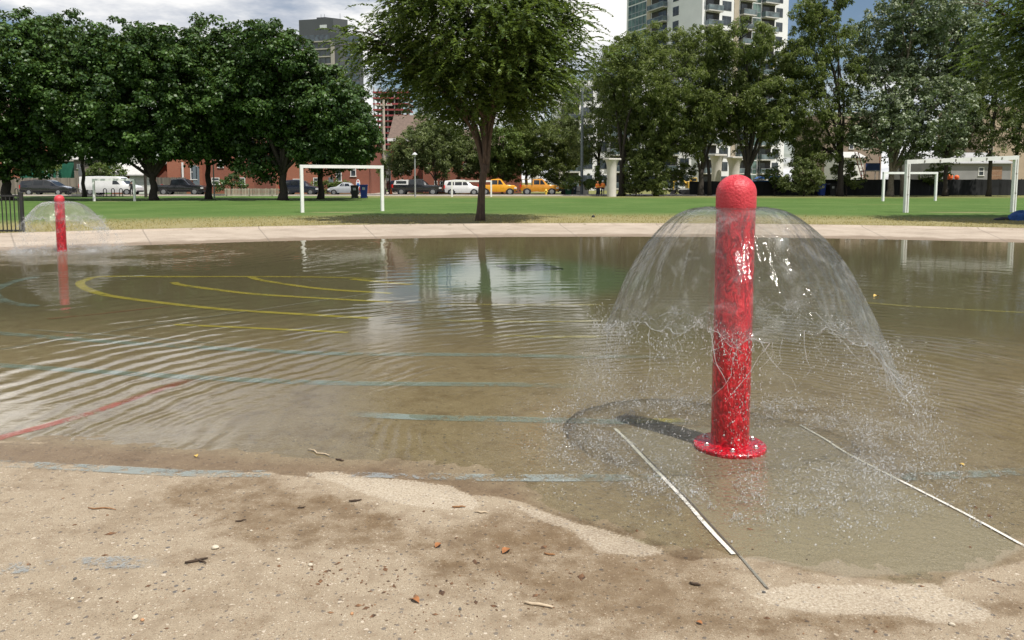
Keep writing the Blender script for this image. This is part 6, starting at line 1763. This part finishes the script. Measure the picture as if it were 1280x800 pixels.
# buildings glimpsed through the right hand trees
house('brown_block', 1030, 1100, 128, 142, 14, pm('brown_render', (0.30,0.23,0.175), 0.85, 0.12, 0.4), 'brown flat roofed block behind the poplar', stone, None, flat=True,
      wins=[(1045,155,165,6),(1062,155,165,6),(1080,155,165,6),(1045,175,186,6),(1062,175,186,6),(1080,175,186,6)], cat='apartment building')
house('tan_block', 1222, 1300, 118, 132, 12, pm('tan_render', (0.42,0.33,0.24), 0.85, 0.12, 0.4), 'tan block at the far right behind the airy tree', stone, None, flat=True,
      wins=[(1235,150,162,6),(1252,150,162,6),(1268,150,162,6),(1235,175,186,6)], cat='apartment building')
house('grey_workshop', 1165, 1262, 108, 204, 12, pm('workshop_grey', (0.26,0.255,0.25), 0.8, 0.15, 0.5), 'low grey workshop with pale roof behind the near right goal', pm('metal_roof', (0.34,0.34,0.34), 0.6, 0.12, 0.5), 190, 'x',
      [(1225,209,219,7)], (1243,208,236,16,pm('rusty_door', (0.26,0.15,0.09), 0.8, 0.25)), cat='workshop')
house('white_hut', 1050, 1078, 112, 197, 6, trimw, 'small white hut left of the red ladder', roofg, 190, 'x', [(1058,200,206,5)], cat='hut')

# things standing behind the screened fence
Yb = 88
def ball(u, v, rpx, mat, label, name, cat, Y=Yb, grp=None):
    r = rpx*Y/F_PX; z = Zv(v, Y)
    m_ = MB().lathe([(0.25,0),(0.25,0.15)]+[(r*0.8,0.16),(r*0.8,z-r*0.5),(r,z-r*0.4)]+[(r*math.cos(a), z+r*math.sin(a)) for a in np.linspace(-0.2, 1.45, 8)], 16)
    o = m_.build(name, mat, None, 'auto', (X(u,Y), Y, 0)); return tag(o, label, cat, grp)
ball(1000.5, 224.5, 3, og, 'orange topped barrel above the fence by the blue tarpaulin', 'site_barrel', 'barrel', grp='orange barrels behind the site fence')
ball(1186.5, 221, 3.4, og, 'bigger orange barrel seen through the near right goal', 'site_barrel', 'barrel', grp='orange barrels behind the site fence')
ball(1195, 221.5, 2.8, og, 'smaller orange barrel right of the bigger one in the goal', 'site_barrel', 'barrel', grp='orange barrels behind the site fence')
# blue tarpaulin covered stacks with a pale board
root = empty('covered_stack', (X(962,90), 90, 0), 0, 'stack under a blue tarpaulin above the fence right of the red cap', 'stack')
m_ = MB(); hh_ = Zv(219.5,90)
pts = [(-1.8,hh_-0.45),(-1.2,hh_-0.1),(-0.4,hh_-0.25),(0.2,hh_+0.02),(0.8,hh_),(1.4,hh_-0.35),(2.0,hh_-0.5)]
m_.prism([(-1.9,0.0)]+pts+[(2.1,0.0)], 'y', -0.7, 0.7).build('tarpaulin', pm('tarp_blue', (0.02,0.13,0.42), 0.55, 0.2, 3, 0.01), root)
MB().box(-2.2, 1.0, -0.80, -0.74, Zv(225.6,90), Zv(223.4,90)).build('board', trimw, root)
# yellow excavator behind the fence
root = empty('excavator', (X(862,92), 92, 0), 0, 'yellow excavator behind the picnic table', 'excavator')
yx = pm('excavator_yellow', (0.70,0.46,0.07), 0.5, 0.12)
zt_ = Zv(222,92)
MB().bbox(-0.4, 0.75, -0.7, 0.7, 0.75, zt_*0.78, 0.05).build('body', yx, root)
MB().bbox(0.0, 0.72, -0.65, 0.1, zt_*0.78+0.003, zt_, 0.05).build('cab', yx, root)
MB().box(0.08, 0.64, -0.665, -0.648, zt_*0.80, zt_*0.96).build('cab_window', car_glass, root)
MB().tube([(-0.4,0,1.2),(-1.1,0,zt_*0.98),(-1.9,0,zt_*0.75),(-2.0,0,0.5)], [0.17,0.15,0.12,0.10], 6).build('boom', yx, root)
MB().prism([(-2.3,0.05),(-1.8,0.05),(-1.75,0.55),(-2.1,0.6)], 'y', -0.35, 0.35).build('bucket', trim_m, root)
for sg in (-1, 1): MB().prism([(-1.0,0.05),(1.0,0.05),(1.2,0.3),(1.0,0.6),(-1.0,0.6),(-1.2,0.3)], 'y', sg*0.75-0.2, sg*0.75+0.2).build('track', trim_m, root)
# red ladder leaning on a blue platform
Yl = 90
root = empty('red_ladder', (X(1079,Yl), Yl, 0), 0, 'red ladder leaning above the fence left of the poplar', 'ladder')
rl_ = pm('ladder_red', (0.55,0.085,0.06), 0.5, 0.12)
zt_ = Zv(190,Yl)
for sg in (-0.2, 0.2): MB().tube([(0.55+sg,0,0),(-0.75+sg,0.5,zt_)], 0.05, 6).build('rail', rl_, root)
for i in range(12):
    f = (i+0.5)/12
    MB().tube([(0.55-1.3*f-0.2,0.5*f,zt_*f),(0.55-1.3*f+0.2,0.5*f,zt_*f)], 0.03, 5).build('rung', rl_, root)
root = empty('blue_platform', (X(1087,91), 91, 0), 0, 'blue work platform right of the red ladder', 'platform')
bp = pm('platform_blue', (0.03,0.06,0.20), 0.6, 0.15); zf_ = Zv(213,91)
MB().bbox(-0.9, 0.9, -0.6, 0.6, zf_-0.12, zf_, 0.02).build('deck', galv, root)
MB().box(-0.85, 0.85, -0.58, -0.54, zf_+0.003, Zv(204,91)).build('side_panel', bp, root)
for sx in (-0.8, 0.8):
    for sy in (-0.5, 0.5): MB().tube([(sx,sy,0),(sx,sy,zf_-0.12)], 0.05, 6).build('leg', galv, root)
    MB().tube([(sx,-0.5,zf_),(sx,-0.5,Zv(196,91))], 0.04, 6).build('guard_post', og, root)

# ------------------------------------------------------------------ people far off
def person(u, Y, h, yaw, top_c, leg_c, label, helmet=None, vest=None, arm=(0.25, 0.1)):
    skinm = pm('skin_tone', (0.42,0.26,0.18), 0.6, 0.06)
    s = h/1.75
    J = {'pel':(0,0,0.95),'ch':(0,0.01,1.28),'nk':(0,0,1.47),'hd':(0,-0.02,1.60),'top':(0,-0.01,1.72),
         'hL':(-0.10,0,0.90),'kL':(-0.11,-0.03,0.50),'aL':(-0.11,0.02,0.08),'tL':(-0.12,-0.14,0.04),
         'hR':(0.10,0,0.90),'kR':(0.12,-0.02,0.50),'aR':(0.13,0.03,0.08),'tR':(0.15,-0.13,0.04),
         'sL':(-0.19,0,1.41),'eL':(-0.26,0.03,1.13),'wL':(-0.25,-arm[0],0.98),'fL':(-0.24,-arm[0]-0.10,0.95),
         'sR':(0.19,0,1.41),'eR':(0.26,0.02,1.13),'wR':(0.26,-arm[1],0.90),'fR':(0.26,-arm[1]-0.06,0.82)}
    Rr = {'pel':.15,'ch':.16,'nk':.06,'hd':.095,'top':.075,'hL':.10,'kL':.065,'aL':.045,'tL':.035,'hR':.10,'kR':.065,'aR':.045,'tR':.035,'sL':.075,'eL':.045,'wL':.033,'fL':.03,'sR':.075,'eR':.045,'wR':.033,'fR':.03}
    E = [('pel','ch'),('ch','nk'),('nk','hd'),('hd','top'),('pel','hL'),('hL','kL'),('kL','aL'),('aL','tL'),('pel','hR'),('hR','kR'),('kR','aR'),('aR','tR'),('ch','sL'),('sL','eL'),('eL','wL'),('wL','fL'),('ch','sR'),('sR','eR'),('eR','wR'),('wR','fR')]
    names = list(J)
    me = bpy.data.meshes.new('person_body')
    me.from_pydata([tuple(q*s for q in J[n]) for n in names], [(names.index(a), names.index(b)) for a, b in E], [])
    tmp = bpy.data.objects.new('tmp_body', me); COL.objects.link(tmp)
    sk = tmp.modifiers.new('s', 'SKIN'); sb = tmp.modifiers.new('d', 'SUBSURF'); sb.levels = 1; sb.render_levels = 1
    for i, n in enumerate(names):
        me.skin_vertices[0].data[i].radius = (Rr[n]*s, Rr[n]*s)
    me.skin_vertices[0].data[0].use_root = True
    dg = bpy.context.evaluated_depsgraph_get()
    m2 = bpy.data.meshes.new_from_object(tmp.evaluated_get(dg))
    bpy.data.objects.remove(tmp)
    m2.materials.clear()
    for q in (skinm, top_c, leg_c): m2.materials.append(q)
    for p in m2.polygons:
        z_ = p.center.z/s; x_ = abs(p.center.x/s)
        p.material_index = 2 if (z_ < 0.95 and x_ < 0.21) else 1 if (z_ < 1.46 and not (x_ > 0.2 and z_ < 1.02)) else 0
        p.use_smooth = True
    body = bpy.data.objects.new('person', m2); COL.objects.link(body)
    body.location = (X(u, Y), Y, 0.012); body.rotation_euler = (0, 0, yaw)
    tag(body, label, 'person')
    if vest:
        MB().lathe([(0.175*s,0.98*s),(0.19*s,1.05*s),(0.21*s,1.32*s),(0.17*s,1.43*s)], 16).build('vest', vest, body, True)
        MB().lathe([(0.205*s,1.10*s),(0.212*s,1.15*s)], 16).build('vest_band', pm('band_lime', (0.62,0.66,0.12), 0.5, 0.05), body, True)
    if helmet:
        MB().lathe([(0.14*s,1.655*s),(0.125*s,1.66*s),(0.12*s,1.71*s),(0.085*s,1.77*s),(0.02*s,1.795*s)], 16, (0,-0.01,0)).build('helmet', helmet, body, True)
    else:
        MB().lathe([(0.108*s,1.60*s),(0.112*s,1.66*s),(0.09*s,1.73*s),(0.03*s,1.755*s)], 14, (0,0.012,0)).build('hair', pm('hair_dark', (0.02,0.016,0.014), 0.7, 0.2), body, True)
    return body
vest_o = pm('vest_orange', (0.85,0.22,0.03), 0.6, 0.08); dkc = pm('cloth_dark', (0.018,0.018,0.022), 0.9, 0.2); navy = pm('cloth_navy', (0.03,0.04,0.07), 0.9, 0.2)
person(747, 81.5, 1.55, R(20), vest_o, navy, 'worker in an orange vest standing left by the bright bush', pm('helmet_orange', (0.75,0.3,0.12), 0.4, 0.05), vest_o)
person(753.5, 81.5, 1.62, R(-30), vest_o, navy, 'worker in an orange vest with a white helmet by the column', MATS['lamp_clear'], vest_o)
person(164.6, 82.5, 1.55, R(30), dkc, dkc, 'person in dark clothes standing before the white van')

# ------------------------------------------------------------------ litter on the near concrete
def stone_obj(u, v, spx, mat, label, seed, name='pebble', cat='pebble', flat=0.6, grp=None):
    p = gfloor(u, v); r = spx*p.length/F_PX/2
    rg = np.random.default_rng(seed)
    import bmesh
    bm = bmesh.new(); bmesh.ops.create_icosphere(bm, subdivisions=3, radius=1)
    ks = [(unit(rg.normal(0,1,3)), rg.uniform(0.1,0.3)) for _ in range(6)]
    for vv in bm.verts:
        d = np.array(vv.co); f = 1
        for k_, a_ in ks: f -= a_*max(0, float(d@k_)-0.45)
        vv.co = Vector((d[0]*f*r*rg.uniform(0.98,1.02), d[1]*f*r*0.75, d[2]*f*r*flat))
    me = bpy.data.meshes.new(name); bm.to_mesh(me); bm.free()
    o = link(name, me, mat, None, True, (p.x, p.y, p.z+r*flat*0.6)); o.rotation_euler = (0, 0, rg.uniform(0, 6))
    return tag(o, label, cat, grp)
st_w = pm('stone_pale', (0.52,0.46,0.36), 0.8, 0.2, 60, 0.002); st_d = pm('stone_dark', (0.09,0.085,0.08), 0.8, 0.25, 60, 0.002); st_o = pm('stone_orange', (0.45,0.24,0.12), 0.8, 0.2, 60, 0.002)
GP = 'pebbles on the near concrete'
for i, (u, v, s_, mt, lab) in enumerate([(269,686,10,st_w,'largest pale pebble on the left concrete'),(388,707,7,st_w,'whitish pebble right of the largest pale pebble'),(169,773,9,st_w,'flat white pebble at the lower left'),
        (178,776,6,st_o,'small orange stone beside the flat white pebble'),(90,749,5,st_w,'small white chip at the lower left'),(314,664,4,st_w,'tiny white chip above the largest pale pebble'),(348,700,5,st_w,'small pale pebble between twig and whitish pebble'),
        (94,724,5,st_d,'small dark pebble by the worn blue line'),(1190,782,7,st_w,'white chip at the lower right'),(955,741,5,st_d,'dark pebble at the end of the white joint'),(985,748,5,st_w,'pale chip beside the dry patch'),
        (1195,648,0,None,''),(440,768,6,st_o,'orange stone near the bottom middle'),(575,762,6,st_d,'dark pebble near the bottom middle')]):
    if mt: stone_obj(u, v, s_, mt, lab, 300+i, grp=GP)
def twig(u0, v0, u1, v1, r, mat, label, seed, lift=0.004, kink=0.1):
    a, b = gfloor(u0, v0), gfloor(u1, v1); rg = random.Random(seed)
    d = b-a; n = Vector((-d.y, d.x, 0))
    pl = [a + d*f + n*kink*rg.uniform(-1, 1)*math.sin(math.pi*f) + Vector((0, 0, lift+rg.uniform(0, 0.004))) for f in (0, 0.25, 0.5, 0.75, 1)]
    c = (a+b)/2
    o = MB().tube([q-c for q in pl], [r*0.7, r, r*1.1, r*0.9, r*0.5], 7).build('twig', mat, None, True, c)
    return tag(o, label, 'twig', 'twigs on the near concrete')
tw_d = pm('twig_dark', (0.055,0.035,0.022), 0.9, 0.25, 60); tw_p = pm('twig_pale', (0.45,0.36,0.25), 0.9, 0.2, 60); tw_b = pm('twig_brown', (0.24,0.12,0.05), 0.9, 0.25, 60)
for i, a_ in enumerate([(656,755,691,761,0.0052,tw_p,'pale thick stick at the bottom middle'),(231,705,260,699,0.005,tw_d,'dark forked twig left of the whitish pebble'),(244,700,258,706,0.003,tw_d,'small dark twig crossing the forked twig'),
        (110,636,145,638,0.003,tw_b,'thin brown straw on the left concrete'),(385,563,412,571,0.004,tw_p,'pale straw at the water edge'),(436,628,452,626,0.0045,tw_d,'short dark twig below the dry patch'),
        (294,653,308,651,0.003,tw_d,'thin dark twig above the largest pale pebble'),(593,641,610,642,0.004,tw_p,'pale straw beside the dry patch edge'),(680,693,694,695,0.004,tw_b,'brown twig left of the white joint'),(862,730,876,733,0.005,tw_d,'dark curled twig in the lower right'),
        (565,635,582,635,0.004,tw_b,'brown twig at the end of the dry patch'),(372,636,382,635,0.003,tw_d,'short thin twig on the middle stain'),(420,575,430,577,0.005,tw_d,'dark bit of bark at the water edge')]):
    twig(*a_[:6], a_[6], 500+i)
def leaf_obj(u, v, spx, mat, label, seed, z=None):
    p = gfloor(u, v) if z is None else gnd(u, v, z); L = spx*p.length/F_PX
    rg = random.Random(seed); V = []; n = 9
    for i in range(n):
        f = i/(n-1); w = 0.32*math.sin(math.pi*f**0.8)*L
        cz = 0.10*L*math.sin(math.pi*f)+0.004
        V += [((f-0.5)*L, -w, cz+w*0.5), ((f-0.5)*L, 0, cz), ((f-0.5)*L, w*(0.8+0.2*rg.random()), cz+w*0.35)]
    fs = []
    for i in range(n-1):
        for k in range(2): fs.append((i*3+k, (i+1)*3+k, (i+1)*3+k+1, i*3+k+1))
    m_ = MB().add(V, fs); nv = len(V)
    m_.add([(x_, y_, z_+0.0006) for x_, y_, z_ in V], [tuple(reversed(f)) for f in fs])
    o = m_.build('dry_leaf', mat, None, True, (p.x, p.y, p.z), fix=False); o.rotation_euler = (0, 0, rg.uniform(0, 6))
    return tag(o, label, 'leaf', 'fallen dry leaves')
lf_b = pm('leaf_brown', (0.30,0.12,0.04), 0.8, 0.3, 60); lf_y = pm('leaf_yellow', (0.50,0.34,0.09), 0.8, 0.25, 60)
for i, (u, v, s_, mt, lab) in enumerate([(633,690,17,lf_b,'red brown leaf in the middle of the concrete'),(548,683,14,lf_b,'pale brown curled leaf left of the red brown leaf'),(520,752,15,lf_b,'brown crumpled leaf near the bottom middle'),
        (1202,582,7,lf_y,'small yellow leaf right of the near fountain'),(245,571,8,lf_y,'yellow leaf bit at the left water edge'),(874,780,9,lf_b,'dark brown leaf at the bottom right')]):
    leaf_obj(u, v, s_, mt, lab, 700+i)
leaf_obj(1095, 371, 9, lf_y, 'yellow leaf floating right of the water umbrella', 720, 0.0)
# crumbs of leaf litter, too many to count
rg = np.random.default_rng(99); mb = MB()
for i in range(330):
    if i < 130: u, v = rg.normal(560, 90), rg.normal(728, 28)
    elif i < 180: u, v = rg.normal(420, 50), rg.normal(720, 12)
    else: u, v = rg.uniform(0, 1280), rg.uniform(600, 800)
    if v > 830 or v < 590: continue
    p = gfloor(u, v); r = float(np.exp(rg.normal(math.log(0.0030), 0.5))); a = rg.uniform(0, 6); e = rg.uniform(1, 2.6)
    ca, sa = math.cos(a)*r*e, math.sin(a)*r*e
    mb.add([(p.x-ca,p.y-sa,p.z+0.001),(p.x+sa*0.6,p.y-ca*0.6,p.z+0.0015),(p.x+ca,p.y+sa,p.z+0.001),(p.x-sa*0.5,p.y+ca*0.5,p.z+0.0015),(p.x,p.y,p.z+r*0.9)], [(0,1,4),(1,2,4),(2,3,4),(3,0,4),(3,2,1,0)])
m, t, out = newmat('litter')
nz = t.noise(t.coord(), 35, 2)
principled(t, out, **{'Base Color': t.ramp(nz, [(0.35,(0.045,0.028,0.018)),(0.55,(0.15,0.075,0.035)),(0.7,(0.25,0.14,0.07))]), 'Roughness': 0.9})
tag(mb.build('leaf_litter', m), 'crumbs of dry leaf litter on the near concrete', 'leaf litter', kind='stuff')
